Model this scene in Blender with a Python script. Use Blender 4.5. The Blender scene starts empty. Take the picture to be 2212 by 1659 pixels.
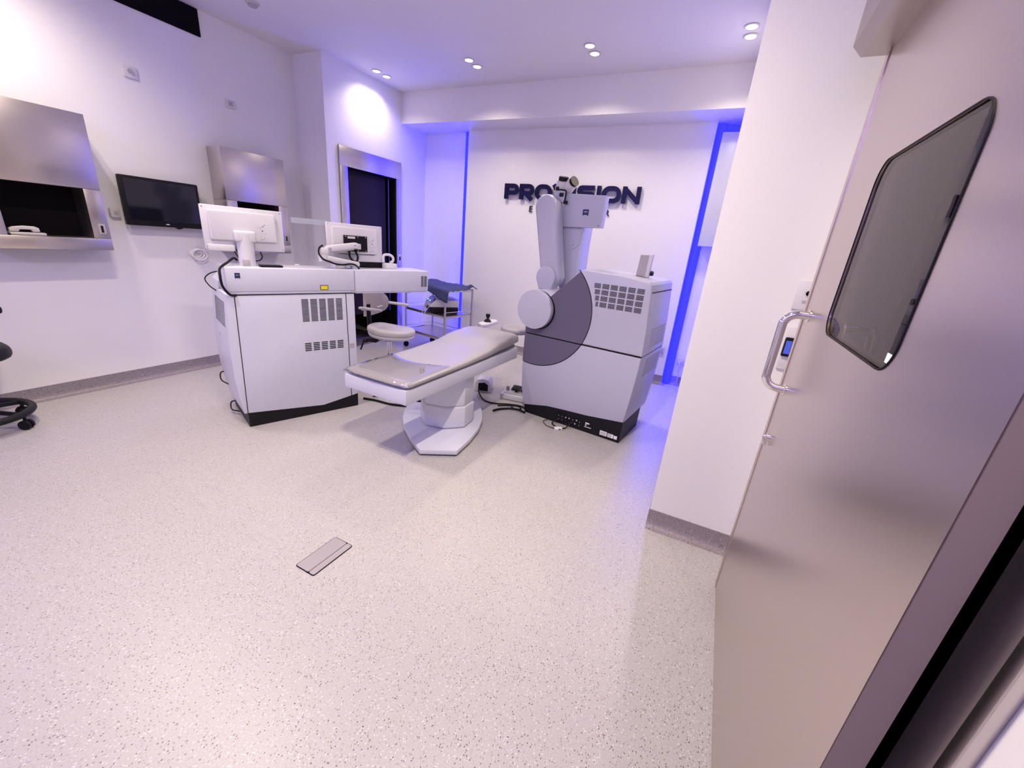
import bpy, bmesh, math, random
from mathutils import Vector, Matrix
random.seed(7)
S = bpy.context.scene
COL = S.collection
R = math.radians

# ------------------------------------------------------------------ camera, world, exposure
def make_camera():
    f, pit, yaw, rol = 868.721014, -0.337267572, -0.438380245, 0.0909924085
    cy, sy, cp, sp = math.cos(yaw), math.sin(yaw), math.cos(pit), math.sin(pit)
    fwd = Vector((sy*cp, cy*cp, sp)); right = Vector((cy, -sy, 0)); up = right.cross(fwd)
    cr, sr = math.cos(rol), math.sin(rol)
    r2 = cr*right + sr*up; u2 = -sr*right + cr*up
    cd = bpy.data.cameras.new('camera'); co = bpy.data.objects.new('camera', cd); COL.objects.link(co)
    cd.sensor_width = 36.0; cd.sensor_fit = 'HORIZONTAL'; cd.lens = 36.0*f/2212.0
    cd.clip_start = 0.02; cd.clip_end = 60
    M = Matrix((r2, u2, -fwd)).transposed().to_4x4(); M.translation = Vector((0, 0, 1.45))
    co.matrix_world = M
    S.camera = co
make_camera()
W = bpy.data.worlds.new('world'); S.world = W; W.use_nodes = True
W.node_tree.nodes['Background'].inputs[0].default_value = (0.35, 0.3, 0.45, 1)
W.node_tree.nodes['Background'].inputs[1].default_value = 0.05
S.view_settings.view_transform = 'Standard'; S.view_settings.look = 'None'
S.view_settings.exposure = -0.05; S.view_settings.gamma = 1.0
S.view_settings.use_curve_mapping = False
S.cycles.max_bounces = 8; S.cycles.diffuse_bounces = 5; S.cycles.glossy_bounces = 4
S.cycles.transparent_max_bounces = 10
S.cycles.sample_clamp_indirect = 6.0
S.cycles.caustics_reflective = False; S.cycles.caustics_refractive = False

WARM = (1.0, 0.86, 0.70)
BLUE = (0.0015, 0.0015, 1.0)
VIOLET = (0.42, 0.33, 1.0)
LAMP_W = 40.0        # each ceiling downlight
NEAR_W = 74.0        # the same lamps in the near row, boosted as fill
BLUE_E = 30.0       # LED strips behind the sign panel
VIOLET_E = 37.0      # added violet fill strip behind the viewer, out of view

# ------------------------------------------------------------------ materials
MATS = {}
def mat(name, col=(.8, .8, .8), rough=.5, metal=0., var=.03, vscale=6., bump=0., bscale=200., stretch=None,
        emit=None, estr=0., alpha=None, coat=0., spec=.5):
    if name in MATS: return MATS[name]
    m = bpy.data.materials.new(name); m.use_nodes = True
    nt = m.node_tree; N = nt.nodes; L = nt.links; b = N['Principled BSDF']
    b.inputs['Roughness'].default_value = rough; b.inputs['Metallic'].default_value = metal
    b.inputs['Specular IOR Level'].default_value = spec
    b.inputs['Coat Weight'].default_value = coat
    tc = N.new('ShaderNodeTexCoord'); mp = N.new('ShaderNodeMapping'); L.new(tc.outputs['Object'], mp.inputs[0])
    if stretch: mp.inputs['Scale'].default_value = stretch
    nz = N.new('ShaderNodeTexNoise'); nz.inputs['Scale'].default_value = vscale; nz.inputs['Detail'].default_value = 4
    L.new(mp.outputs[0], nz.inputs['Vector'])
    rp = N.new('ShaderNodeValToRGB')
    c0 = [max(0, c*(1-var)) for c in col]; c1 = [min(1, c*(1+var)) for c in col]
    rp.color_ramp.elements[0].position = .3; rp.color_ramp.elements[1].position = .7
    rp.color_ramp.elements[0].color = (*c0, 1); rp.color_ramp.elements[1].color = (*c1, 1)
    L.new(nz.outputs['Fac'], rp.inputs[0]); L.new(rp.outputs[0], b.inputs['Base Color'])
    if metal > .5 and stretch:
        mr = N.new('ShaderNodeMapRange'); mr.inputs[3].default_value = rough*.985; mr.inputs[4].default_value = rough*1.015
        L.new(nz.outputs['Fac'], mr.inputs[0]); L.new(mr.outputs[0], b.inputs['Roughness'])
    if bump:
        n2 = N.new('ShaderNodeTexNoise'); n2.inputs['Scale'].default_value = bscale
        L.new(tc.outputs['Object'], n2.inputs['Vector'])
        bp = N.new('ShaderNodeBump'); bp.inputs['Strength'].default_value = bump; bp.inputs['Distance'].default_value = .002
        L.new(n2.outputs['Fac'], bp.inputs['Height']); L.new(bp.outputs[0], b.inputs['Normal'])
    if emit:
        b.inputs['Emission Color'].default_value = (*emit, 1); b.inputs['Emission Strength'].default_value = estr
    if alpha is not None: b.inputs['Alpha'].default_value = alpha
    MATS[name] = m
    return m

def speckle(name, base, dark, light, scale, rough):
    m = bpy.data.materials.new(name); m.use_nodes = True
    nt = m.node_tree; N = nt.nodes; L = nt.links; b = N['Principled BSDF']
    b.inputs['Roughness'].default_value = rough
    tc = N.new('ShaderNodeTexCoord')
    def chips(sc, thr, seed):
        mp = N.new('ShaderNodeMapping'); mp.inputs['Location'].default_value = (seed, seed*1.7, seed*.3)
        mp.inputs['Rotation'].default_value = (0, 0, seed)
        mp.inputs['Scale'].default_value = (1, .62, 1)
        L.new(tc.outputs['Object'], mp.inputs[0])
        v = N.new('ShaderNodeTexVoronoi'); v.inputs['Scale'].default_value = sc; L.new(mp.outputs[0], v.inputs['Vector'])
        sp = N.new('ShaderNodeSeparateColor'); L.new(v.outputs['Color'], sp.inputs[0])
        a = N.new('ShaderNodeMath'); a.operation = 'GREATER_THAN'; a.inputs[1].default_value = thr; L.new(sp.outputs[0], a.inputs[0])
        d = N.new('ShaderNodeMath'); d.operation = 'LESS_THAN'; d.inputs[1].default_value = .36; L.new(v.outputs['Distance'], d.inputs[0])
        q = N.new('ShaderNodeMath'); q.operation = 'MULTIPLY'; L.new(a.outputs[0], q.inputs[0]); L.new(d.outputs[0], q.inputs[1])
        return q.outputs[0]
    nz = N.new('ShaderNodeTexNoise'); nz.inputs['Scale'].default_value = scale*.9; nz.inputs['Detail'].default_value = 3
    L.new(tc.outputs['Object'], nz.inputs['Vector'])
    rp = N.new('ShaderNodeValToRGB')
    rp.color_ramp.elements[0].position = .35; rp.color_ramp.elements[1].position = .65
    rp.color_ramp.elements[0].color = (*[c*.9 for c in base], 1); rp.color_ramp.elements[1].color = (*[min(1, c*1.06) for c in base], 1)
    L.new(nz.outputs['Fac'], rp.inputs[0])
    cur = rp.outputs[0]
    for (c, sc, thr, seed) in ((light, scale, .84, 1.3), (tuple(.5*(x+y) for x, y in zip(base, dark)), scale*1.0, .86, 4.1), (dark, scale*1.15, .93, 7.7)):
        mx = N.new('ShaderNodeMix'); mx.data_type = 'RGBA'
        L.new(chips(sc, thr, seed), mx.inputs[0]); L.new(cur, mx.inputs[6]); mx.inputs[7].default_value = (*c, 1)
        cur = mx.outputs[2]
    L.new(cur, b.inputs['Base Color'])
    MATS[name] = m
    return m

def clear(name, tint, refl_ior=1.5, rough=.0, haze=0.0, power=4.0):
    m = bpy.data.materials.new(name); m.use_nodes = True
    nt = m.node_tree; N = nt.nodes; L = nt.links; N.remove(N['Principled BSDF']); out = N['Material Output']
    t = N.new('ShaderNodeBsdfTransparent'); t.inputs[0].default_value = (*tint, 1)
    g = N.new('ShaderNodeBsdfGlossy'); g.inputs['Roughness'].default_value = rough
    lw = N.new('ShaderNodeLayerWeight'); lw.inputs[0].default_value = .5      # facing is the same on both sides of a sheet
    pw = N.new('ShaderNodeMath'); pw.operation = 'POWER'; pw.inputs[1].default_value = power; L.new(lw.outputs['Facing'], pw.inputs[0])
    f0 = ((refl_ior-1)/(refl_ior+1))**2
    fr = N.new('ShaderNodeMath'); fr.operation = 'MULTIPLY_ADD'; fr.inputs[1].default_value = 1-f0; fr.inputs[2].default_value = f0
    L.new(pw.outputs[0], fr.inputs[0])
    base = t.outputs[0]
    if haze:
        df = N.new('ShaderNodeBsdfDiffuse'); df.inputs[0].default_value = (.75, .78, .85, 1)
        mh = N.new('ShaderNodeMixShader'); mh.inputs[0].default_value = haze
        L.new(t.outputs[0], mh.inputs[1]); L.new(df.outputs[0], mh.inputs[2]); base = mh.outputs[0]
    nz = N.new('ShaderNodeTexNoise'); nz.inputs['Scale'].default_value = 9
    bp = N.new('ShaderNodeBump'); bp.inputs['Strength'].default_value = .04; L.new(nz.outputs['Fac'], bp.inputs['Height'])
    L.new(bp.outputs[0], g.inputs['Normal'])
    mx = N.new('ShaderNodeMixShader'); L.new(fr.outputs[0], mx.inputs[0]); L.new(base, mx.inputs[1]); L.new(g.outputs[0], mx.inputs[2])
    L.new(mx.outputs[0], out.inputs[0])
    MATS[name] = m
    return m

WALL = mat('white_wall_paint', (.80, .785, .785), .55, var=.015, vscale=2, bump=.05, bscale=300)
CEIL = mat('white_ceiling_paint', (.78, .765, .765), .7, var=.012, vscale=2)
FLOOR = speckle('speckled_vinyl_floor', (.45, .428, .415), (.09, .06, .05), (.63, .61, .60), 205, .36)
SKIRT = speckle('speckled_grey_vinyl', (.25, .215, .235), (.10, .08, .09), (.36, .32, .34), 110, .45)
STEEL = mat('brushed_steel', (.60, .55, .53), .29, 1., var=.012, vscale=60, stretch=(1, 1, .03))
STEELH = mat('brushed_steel_across', (.60, .55, .53), .29, 1., var=.012, vscale=60, stretch=(.03, .03, 1))
DOORST = mat('satin_steel_door', (.62, .535, .495), .28, 1., var=.006, vscale=260, stretch=(1, 1, .008))
CHROME = mat('polished_chrome', (.85, .83, .82), .07, 1., var=.02)
DARKST = mat('dull_grey_metal', (.30, .28, .27), .4, 1., var=.05)
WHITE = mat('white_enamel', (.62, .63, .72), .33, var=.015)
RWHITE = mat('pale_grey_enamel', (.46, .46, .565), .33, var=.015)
WPLAS = mat('white_plastic', (.68, .665, .69), .38, var=.015)
GREYF = mat('slate_grey_enamel', (.118, .105, .165), .38, var=.02, spec=.35)
GREYP = mat('grey_plastic', (.42, .39, .40), .45, var=.03)
LGREY = mat('pale_grey_plastic', (.60, .58, .59), .4, var=.03)
BLACK = mat('black_plastic', (.006, .005, .008), .4, var=.2, spec=.22)
RUBBER = mat('black_rubber', (.007, .006, .009), .55, var=.2, spec=.2)
PLINTH = mat('black_plinth', (.008, .007, .011), .45, var=.15, spec=.2)
SLOT = mat('dark_vent_slot', (.010, .009, .012), .7, var=.1, spec=.1)
BLKTXT = mat('black_leatherette', (.010, .009, .012), .5, spec=.25, var=.2, bump=.2, bscale=120)
CREAM = mat('cream_leatherette', (.55, .52, .515), .42, var=.02, bump=.08, bscale=250)
PADDING = mat('bed_leatherette', (.37, .352, .36), .40, var=.02, bump=.08, bscale=250)
OUTLET = mat('floor_outlet_steel', (.34, .315, .33), .42, var=.03)
NAVY = mat('navy_letter', (.003, .0025, .040), .28, var=.1, spec=.22)
DKBLUE = mat('dark_blue_emblem', (.012, .015, .09), .4, var=.1)
YELLOW = mat('yellow_label', (.80, .68, .02), .5, var=.04)
PAPER = mat('white_label', (.85, .85, .87), .6, var=.03)
INK = mat('grey_print', (.10, .09, .11), .6, var=.1)
DRAPE = mat('blue_sterile_drape', (.030, .040, .13), .8, var=.12, vscale=14)
SCREEN = mat('dark_screen', (.006, .006, .010), .07, var=.1)
DGLASS = mat('dark_door_glass', (.020, .013, .012), .55, var=.05, spec=.15)
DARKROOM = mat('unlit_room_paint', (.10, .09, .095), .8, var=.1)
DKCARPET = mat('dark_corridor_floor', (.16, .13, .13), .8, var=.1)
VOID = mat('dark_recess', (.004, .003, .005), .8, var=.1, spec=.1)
CLEAR = clear('clear_acrylic', (.93, .93, .95), 1.45, 0, .04)
FROST = clear('frosted_acrylic_band', (.75, .77, .82), 1.4, .2, .45)
PANE = clear('door_glass_pane', (.72, .66, .66), 1.6, power=7.0)
FILM = clear('clear_plastic_film', (.975, .97, .98), 1.55, .04, .0)
BLED = mat('blue_led', (.01, .01, .03), .6, emit=BLUE, estr=BLUE_E)
VFILL = mat('violet_fill', (.1, .08, .2), .5, emit=VIOLET, estr=VIOLET_E)
LENS = mat('lit_lamp_lens', (.9, .85, .8), .4, emit=(1., .93, .80), estr=9.)
LEDB = mat('blue_button_light', (.05, .08, .4), .3, emit=(.10, .16, 1.), estr=.35)
GLED = mat('green_lamp', (.1, .5, .3), .3, emit=(.5, 1., .8), estr=.8)
COIL = mat('white_cord', (.78, .75, .78), .45, var=.02)
GREEN = mat('green_tray', (.12, .20, .14), .4, var=.05)

# ------------------------------------------------------------------ mesh helpers
def BM(): return bmesh.new()
def merge(bm, t):
    me = bpy.data.meshes.new('tmp'); t.to_mesh(me); t.free(); bm.from_mesh(me); bpy.data.meshes.remove(me)
def box(bm, x0, x1, y0, y1, z0, z1, bev=0., seg=2, rot=None, piv=None):
    t = bmesh.new(); bmesh.ops.create_cube(t, size=1)
    for v in t.verts: v.co = Vector((x0+(v.co.x+.5)*(x1-x0), y0+(v.co.y+.5)*(y1-y0), z0+(v.co.z+.5)*(z1-z0)))
    if bev: bmesh.ops.bevel(t, geom=t.edges[:], offset=bev, segments=seg, profile=.5, affect='EDGES')
    if rot is not None:
        c = Vector(piv if piv else ((x0+x1)/2, (y0+y1)/2, (z0+z1)/2))
        bmesh.ops.transform(t, matrix=Matrix.Translation(c) @ rot @ Matrix.Translation(-c), verts=t.verts)
    merge(bm, t); return bm
def prism(bm, pts, a0, a1, axis='y', bev=0., seg=2):
    """polygon pts extruded along an axis: 'y' -> pts are (x,z); 'z' -> (x,y); 'x' -> (y,z)"""
    def P(p, a): return {'y': (p[0], a, p[1]), 'z': (p[0], p[1], a), 'x': (a, p[0], p[1])}[axis]
    t = bmesh.new()
    lo = [t.verts.new(P(p, a0)) for p in pts]; hi = [t.verts.new(P(p, a1)) for p in pts]
    t.faces.new(lo); t.faces.new(hi[::-1]); n = len(pts)
    for i in range(n): t.faces.new((lo[i], hi[i], hi[(i+1) % n], lo[(i+1) % n]))
    bmesh.ops.recalc_face_normals(t, faces=t.faces[:])
    if bev:
        cap = [e for e in t.edges if all(v in lo for v in e.verts) or all(v in hi for v in e.verts)]
        bmesh.ops.bevel(t, geom=cap, offset=bev, segments=seg, profile=.5, affect='EDGES')
    merge(bm, t); return bm
def cyl(bm, p0, p1, r0, r1=None, seg=24, bev=0.):
    r1 = r0 if r1 is None else r1
    p0, p1 = Vector(p0), Vector(p1); d = p1-p0; L = d.length
    t = bmesh.new(); bmesh.ops.create_cone(t, cap_ends=True, segments=seg, radius1=r0, radius2=r1, depth=L)
    if bev:
        e = [e for e in t.edges if abs(e.verts[0].co.z-e.verts[1].co.z) < 1e-6]
        bmesh.ops.bevel(t, geom=e, offset=bev, segments=2, profile=.5, affect='EDGES')
    q = Vector((0, 0, 1)).rotation_difference(d.normalized()).to_matrix().to_4x4()
    bmesh.ops.transform(t, matrix=Matrix.Translation((p0+p1)/2) @ q, verts=t.verts)
    merge(bm, t); return bm
def smooth(pts, n=6):
    P = [Vector(p) for p in pts]
    if len(P) < 3: return P
    out = []
    for i in range(len(P)-1):
        a = P[i-1] if i else P[0]*2-P[1]; b, c = P[i], P[i+1]; d = P[i+2] if i+2 < len(P) else P[-1]*2-P[-2]
        for k in range(n):
            t = k/n
            out.append(.5*((2*b)+(c-a)*t+(2*a-5*b+4*c-d)*t*t+(3*b-a-3*c+d)*t**3))
    out.append(P[-1]); return out
def tube(bm, pts, r, seg=10, n=6, closed=False):
    P = smooth(pts, n) if not closed else [Vector(p) for p in pts]
    m = len(P); T = []
    for i in range(m):
        a = P[(i-1) % m] if (closed or i) else P[i]; b = P[(i+1) % m] if (closed or i < m-1) else P[i]
        T.append((b-a).normalized())
    u = T[0].orthogonal().normalized(); rings = []
    for i in range(m):
        if i: u = (T[i-1].rotation_difference(T[i]) @ u); u = (u - T[i]*u.dot(T[i])).normalized()
        w = T[i].cross(u)
        rings.append([bm.verts.new(P[i]+r*(math.cos(2*math.pi*k/seg)*u+math.sin(2*math.pi*k/seg)*w)) for k in range(seg)])
    for i in range(m if closed else m-1):
        A, B = rings[i], rings[(i+1) % m]
        sh = 0
        if closed and i == m-1:
            sh = min(range(seg), key=lambda s: (A[0].co-B[s].co).length)
        for k in range(seg): bm.faces.new((A[k], A[(k+1) % seg], B[(k+1+sh) % seg], B[(k+sh) % seg]))
    if not closed:
        bm.faces.new(rings[0][::-1]); bm.faces.new(rings[-1])
    return bm
def lathe(bm, prof, c=(0, 0, 0), seg=28, rot=None):
    t = bmesh.new(); rings = []
    for r, z in prof:
        if r < 1e-6: rings.append([t.verts.new((0, 0, z))])
        else: rings.append([t.verts.new((r*math.cos(2*math.pi*k/seg), r*math.sin(2*math.pi*k/seg), z)) for k in range(seg)])
    for A, B in zip(rings, rings[1:]):
        for k in range(seg):
            a = A[k % len(A)], A[(k+1) % len(A)]; b = B[k % len(B)], B[(k+1) % len(B)]
            vs = []
            for v in (a[0], a[1], b[1], b[0]):
                if v not in vs: vs.append(v)
            if len(vs) > 2: t.faces.new(vs)
    bmesh.ops.recalc_face_normals(t, faces=t.faces[:])
    M = Matrix.Translation(c) @ (rot.to_4x4() if rot else Matrix())
    bmesh.ops.transform(t, matrix=M, verts=t.verts)
    merge(bm, t); return bm
def ribbon(bm, pts, w, y0, y1, closed=False):
    """2-D stroke of width w along pts (x,z), mitred, extruded in y"""
    n = len(pts); L_, R_ = [], []
    for i in range(n):
        p = Vector(pts[i])
        a = Vector(pts[(i-1) % n]) if (closed or i) else None; b = Vector(pts[(i+1) % n]) if (closed or i < n-1) else None
        d0 = (p-a).normalized() if a is not None else (b-p).normalized()
        d1 = (b-p).normalized() if b is not None else d0
        n0 = Vector((-d0.y, d0.x)); n1 = Vector((-d1.y, d1.x)); m = (n0+n1).normalized(); k = w/2/max(.35, m.dot(n0))
        L_.append(p+m*k); R_.append(p-m*k)
    V = [[bm.verts.new((q.x, y, q.y)) for q in side] for y in (y0, y1) for side in (L_, R_)]
    fL, fR, bL, bR = V
    rng = range(n) if closed else range(n-1)
    for i in rng:
        j = (i+1) % n
        for A, B in ((fL, fR), (fR, bR), (bR, bL), (bL, fL)): bm.faces.new((A[i], A[j], B[j], B[i]))
    if not closed:
        for i in (0, n-1): bm.faces.new((fL[i], fR[i], bR[i], bL[i]))
    bmesh.ops.recalc_face_normals(bm, faces=bm.faces[:])
    return bm
def arc(cx, cz, r, a0, a1, n=8, rz=None):
    rz = r if rz is None else rz
    return [(cx+r*math.cos(R(a0+(a1-a0)*i/n)), cz+rz*math.sin(R(a0+(a1-a0)*i/n))) for i in range(n+1)]
def rrect(x0, x1, z0, z1, r, n=6):
    return arc(x1-r, z0+r, r, -90, 0, n)+arc(x1-r, z1-r, r, 0, 90, n)+arc(x0+r, z1-r, r, 90, 180, n)+arc(x0+r, z0+r, r, 180, 270, n)
def text_mesh(txt, size, depth):
    c = bpy.data.curves.new('t', 'FONT'); c.body = txt; c.size = size; c.extrude = depth/2
    c.align_x = 'CENTER'; c.align_y = 'CENTER'; c.resolution_u = 3
    o = bpy.data.objects.new('t', c); COL.objects.link(o)
    me = bpy.data.meshes.new_from_object(o.evaluated_get(bpy.context.evaluated_depsgraph_get()))
    bpy.data.objects.remove(o); bpy.data.curves.remove(c)
    return me
def add_text(bm, txt, size, depth, M):
    me = text_mesh(txt, size, depth); t = bmesh.new(); t.from_mesh(me); bpy.data.meshes.remove(me)
    bmesh.ops.transform(t, matrix=M, verts=t.verts); merge(bm, t); return bm
# text standing in the x-z plane facing -y
FACE_Y = Matrix.Rotation(math.pi/2, 4, 'X')

def obj(name, bm, m, parent=None, label=None, sharp=32, sub=0):
    me = bpy.data.meshes.new(name); bm.to_mesh(me); bm.free()
    me.materials.append(m)
    for p in me.polygons: p.use_smooth = True
    me.set_sharp_from_angle(angle=R(sharp))
    o = bpy.data.objects.new(name, me); COL.objects.link(o)
    if parent is not None: o.parent = parent
    if label: o['label'] = label
    if sub:
        md = o.modifiers.new('sub', 'SUBSURF'); md.levels = sub; md.render_levels = sub
    return o
def thing(name, label, cat, loc=(0, 0, 0), rz=0., group=None):
    o = bpy.data.objects.new(name, None); COL.objects.link(o); o.empty_display_size = .1
    o.location = loc; o.rotation_euler = (0, 0, rz); o['label'] = label; o['category'] = cat
    if group: o['group'] = group
    return o
def tag(o, label, cat, group=None, kind=None):
    o['label'] = label; o['category'] = cat
    if group: o['group'] = group
    if kind: o['kind'] = kind
    return o
def struct(name, bm, m, label, cat, sharp=32):
    return tag(obj(name, bm, m, None, None, sharp), label, cat, None, 'structure')
def copy_tree(o, loc, label):
    c = o.copy(); COL.objects.link(c); c.location = loc; c['label'] = label
    for ch in o.children:
        d = ch.copy(); COL.objects.link(d); d.parent = c
        for g in ch.children:
            e = g.copy(); COL.objects.link(e); e.parent = d
    return c

# ------------------------------------------------------------------ room shell
CZ = 3.07
XL, XD, XR = -4.42, -4.0, -.06     # left wall, doorway wall, right wall face
YJ, YB, YN = 3.397, 5.04, -2.4     # jog, back wall, wall behind the viewer
XW = .40                           # wall carrying the sliding door
struct('floor', box(BM(), -5.6, 2.0, YN-.1, 5.2, -.1, 0), FLOOR, 'pale beige speckled vinyl floor', 'floor')
struct('ceiling', box(BM(), -4.6, .6, YN-.1, 5.2, CZ, CZ+.1), CEIL, 'white plastered ceiling with downlights', 'ceiling')
struct('wall_left', box(BM(), XL-.15, XL, YN, YJ, 0, CZ), WALL, 'white wall on the left carrying two steel hatches', 'wall')
struct('wall_near', box(BM(), XL-.15, XW+.2, YN-.1, YN, 0, CZ), WALL, 'white wall behind the viewer', 'wall')
b = BM(); D0, D1, DZ = 3.65, 4.435, 2.09    # doorway in the inner left wall
box(b, XL-.15, XD, YJ, D0, 0, CZ); box(b, XD-.25, XD, D1, 5.2, 0, CZ); box(b, XD-.25, XD, D0, D1, DZ, CZ)
struct('wall_inner_left', b, WALL, 'white projecting wall with the dark steel-framed doorway', 'wall')
struct('wall_back', box(BM(), XD, XW+.2, YB, YB+.12, 0, CZ), WALL, 'white back wall lit blue beside the sign panel', 'wall')
PX0, PX1, PY = -3.235, -.352, 4.94
b = box(BM(), PX0, PX1, PY, PY+.03, 0, 2.736)
box(b, PX0+.08, PX1-.08, PY+.03, YB, 0, 2.736)
struct('wall_sign_panel', b, WALL, 'white false wall panel carrying the dark blue sign', 'wall')
struct('beam_back', box(BM(), XD, XR, 4.565, YB, 2.736, CZ), WALL, 'white ceiling beam above the sign panel', 'beam')
struct('wall_right', box(BM(), XR, XW+.2, 2.106, YB, 0, CZ), WALL, 'white wall end beside the sliding steel door', 'wall')
OY0, OY1, OZ = .632, 1.78, 2.08             # opening behind the sliding door
b = BM(); box(b, XW, XW+.15, YN, OY0, 0, CZ); box(b, XW, XW+.15, OY1, 2.106, 0, CZ); box(b, XW, XW+.15, OY0, OY1, OZ, CZ)
struct('wall_door_side', b, WALL, 'white wall behind the sliding steel door', 'wall')
# dark corridor behind the sliding door and dark room behind the left doorway
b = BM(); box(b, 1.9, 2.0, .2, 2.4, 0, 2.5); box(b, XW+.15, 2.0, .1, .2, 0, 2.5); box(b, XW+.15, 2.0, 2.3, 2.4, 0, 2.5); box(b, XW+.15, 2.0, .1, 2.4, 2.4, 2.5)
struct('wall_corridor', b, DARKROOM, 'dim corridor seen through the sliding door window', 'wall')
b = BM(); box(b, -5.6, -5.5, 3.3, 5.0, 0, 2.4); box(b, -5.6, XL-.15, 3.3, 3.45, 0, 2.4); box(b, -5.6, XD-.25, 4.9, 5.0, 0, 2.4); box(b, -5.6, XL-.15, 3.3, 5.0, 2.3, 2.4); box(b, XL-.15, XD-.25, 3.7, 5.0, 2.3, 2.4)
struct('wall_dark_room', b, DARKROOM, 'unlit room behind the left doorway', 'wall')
struct('floor_corridor', box(BM(), XW+.02, 1.9, .64, 2.3, 0, .004), VOID, 'corridor floor behind the sliding door, coloured black to read as unlit', 'floor')  # black sheet over the floor stands in for the corridor's darkness
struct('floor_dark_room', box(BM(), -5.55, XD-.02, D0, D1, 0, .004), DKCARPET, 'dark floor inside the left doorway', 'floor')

def skirting(name, pts, label, h=.105):
    """coved vinyl skirting along a polyline, on the left-hand side of travel"""
    prof = [(0, 0), (.045, 0), (.028, .006), (.014, .018), (.006, .038), (.004, h), (0, h)]
    b = BM(); n = len(pts); rings = []
    for i, p in enumerate(pts):
        p = Vector(p)
        d0 = (p-Vector(pts[i-1])).normalized() if i else (Vector(pts[1])-p).normalized()
        d1 = (Vector(pts[i+1])-p).normalized() if i < n-1 else d0
        n0 = Vector((-d0.y, d0.x)); n1 = Vector((-d1.y, d1.x)); m = (n0+n1).normalized(); k = 1/max(.3, m.dot(n0))
        rings.append([b.verts.new((p.x+m.x*k*q, p.y+m.y*k*q, z+.0005)) for q, z in prof])
    for A, B in zip(rings, rings[1:]):
        for k in range(len(prof)-1): b.faces.new((A[k], B[k], B[k+1], A[k+1]))
    for ring in (rings[0], rings[-1]): b.faces.new(ring)
    bmesh.ops.recalc_face_normals(b, faces=b.faces[:])
    return struct(name, b, SKIRT, label, 'skirting')
skirting('baseboard_left', [(XD, D0-.11), (XD, YJ), (XL, YJ), (XL, YN)], 'grey speckled coved skirting along the left wall')
skirting('baseboard_back', [(PX1, YB), (PX1, PY), (PX0, PY), (PX0, YB), (XD, YB), (XD, D1+.11)], 'grey speckled skirting below the sign panel')
b = box(BM(), XR-.004, XR, 2.104, YB, .0005, .105); struct('baseboard_return', b, SKIRT, 'grey speckled skirting along the hidden side of the right wall end', 'skirting')
skirting('baseboard_right', [(XW, 2.106), (XR-.003, 2.106)], 'grey speckled coved skirting across the right wall end')
skirting('baseboard_corner', [(XR-.005, YB), (PX1, YB)], 'grey speckled skirting in the blue-lit right corner')
skirting('baseboard_near', [(XL, YN), (XW, YN), (XW, .53)], 'grey speckled skirting behind the viewer')

# ------------------------------------------------------------------ left doorway (door_1)
d = bpy.data.objects.new('door_1', None); COL.objects.link(d); d.location = (XD, 0, 0)
tag(d, 'dark doorway with wide brushed steel frame in the inner left wall', 'doorway', None, 'structure')
obj('side_jamb', box(BM(), 0, .022, 3.545, 3.65, 0, 2.09, .002), STEEL, d)
obj('side_jamb', box(BM(), 0, .022, 4.435, 4.53, 0, 2.09, .002), STEEL, d)
obj('head_panel', box(BM(), 0, .022, 3.545, 4.53, 2.09, 2.287, .002), STEELH, d)
b = BM(); box(b, -.24, .001, 3.65, 3.662, 0, 2.09); box(b, -.24, .001, 4.423, 4.435, 0, 2.09); box(b, -.24, .001, 3.65, 4.435, 2.078, 2.09)
obj('lining', b, VOID, d)
leaf = obj('leaf', box(BM(), -.11, -.07, 3.662, 4.33, .40, 2.078, .003), DGLASS, d)
obj('edge_strip', box(BM(), -.075, -.055, 4.365, 4.378, .4, 2.078), DARKST, d)
b = box(BM(), .022, .030, 4.455, 4.505, 1.06, 1.16, .003); sw = obj('switch_plate', b, LGREY, d)
obj('switch_button', box(BM(), .030, .036, 4.468, 4.492, 1.085, 1.135, .002), BLACK, sw)

# ------------------------------------------------------------------ sliding door (door_2)
X0 = .305
d2 = bpy.data.objects.new('door_2', None); COL.objects.link(d2)
tag(d2, 'wide brushed steel sliding door with glass window and chrome pull handle', 'door', None, 'structure')
wy0, wy1, wz0, wz1, wr = .92, 1.455, 1.282, 1.722, .06
def plate_with_hole(bm, y0, y1, z0, z1, hole, x0, x1):
    """solid plate in the y-z plane with a rounded hole"""
    t = bmesh.new(); n = len(hole)
    def outer(p):
        cy, cz = (wy0+wy1)/2, (wz0+wz1)/2; dy, dz = p[0]-cy, p[1]-cz
        k = min(((y1-cy)/dy if dy > 1e-9 else (y0-cy)/dy if dy < -1e-9 else 1e9), ((z1-cz)/dz if dz > 1e-9 else (z0-cz)/dz if dz < -1e-9 else 1e9))
        return (cy+dy*k, cz+dz*k)
    O = [outer(p) for p in hole]
    cs = [(y0, z0), (y1, z0), (y1, z1), (y0, z1)]
    for c in cs:                                    # snap nearest sample to each corner
        i = min(range(n), key=lambda i: (O[i][0]-c[0])**2+(O[i][1]-c[1])**2); O[i] = c
    V = [[t.verts.new((x, p[0], p[1])) for p in Q] for x in (x0, x1) for Q in (O, hole)]
    for i in range(n):
        j = (i+1) % n
        for A, B in ((V[0], V[1]), (V[1], V[3]), (V[3], V[2]), (V[2], V[0])): t.faces.new((A[i], A[j], B[j], B[i]))
    bmesh.ops.recalc_face_normals(t, faces=t.faces[:])
    merge(bm, t); return bm
hole = rrect(wy0, wy1, wz0, wz1, wr, 8)
hole2 = []
for i, p in enumerate(hole):
    q = hole[(i+1) % len(hole)]; hole2.append(p)
    for k in range(1, 6):
        if (Vector(p)-Vector(q)).length > .05: hole2.append((p[0]+(q[0]-p[0])*k/6, p[1]+(q[1]-p[1])*k/6))
DY0, DY1, DZ1 = .59, 1.829, 2.16
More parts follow.
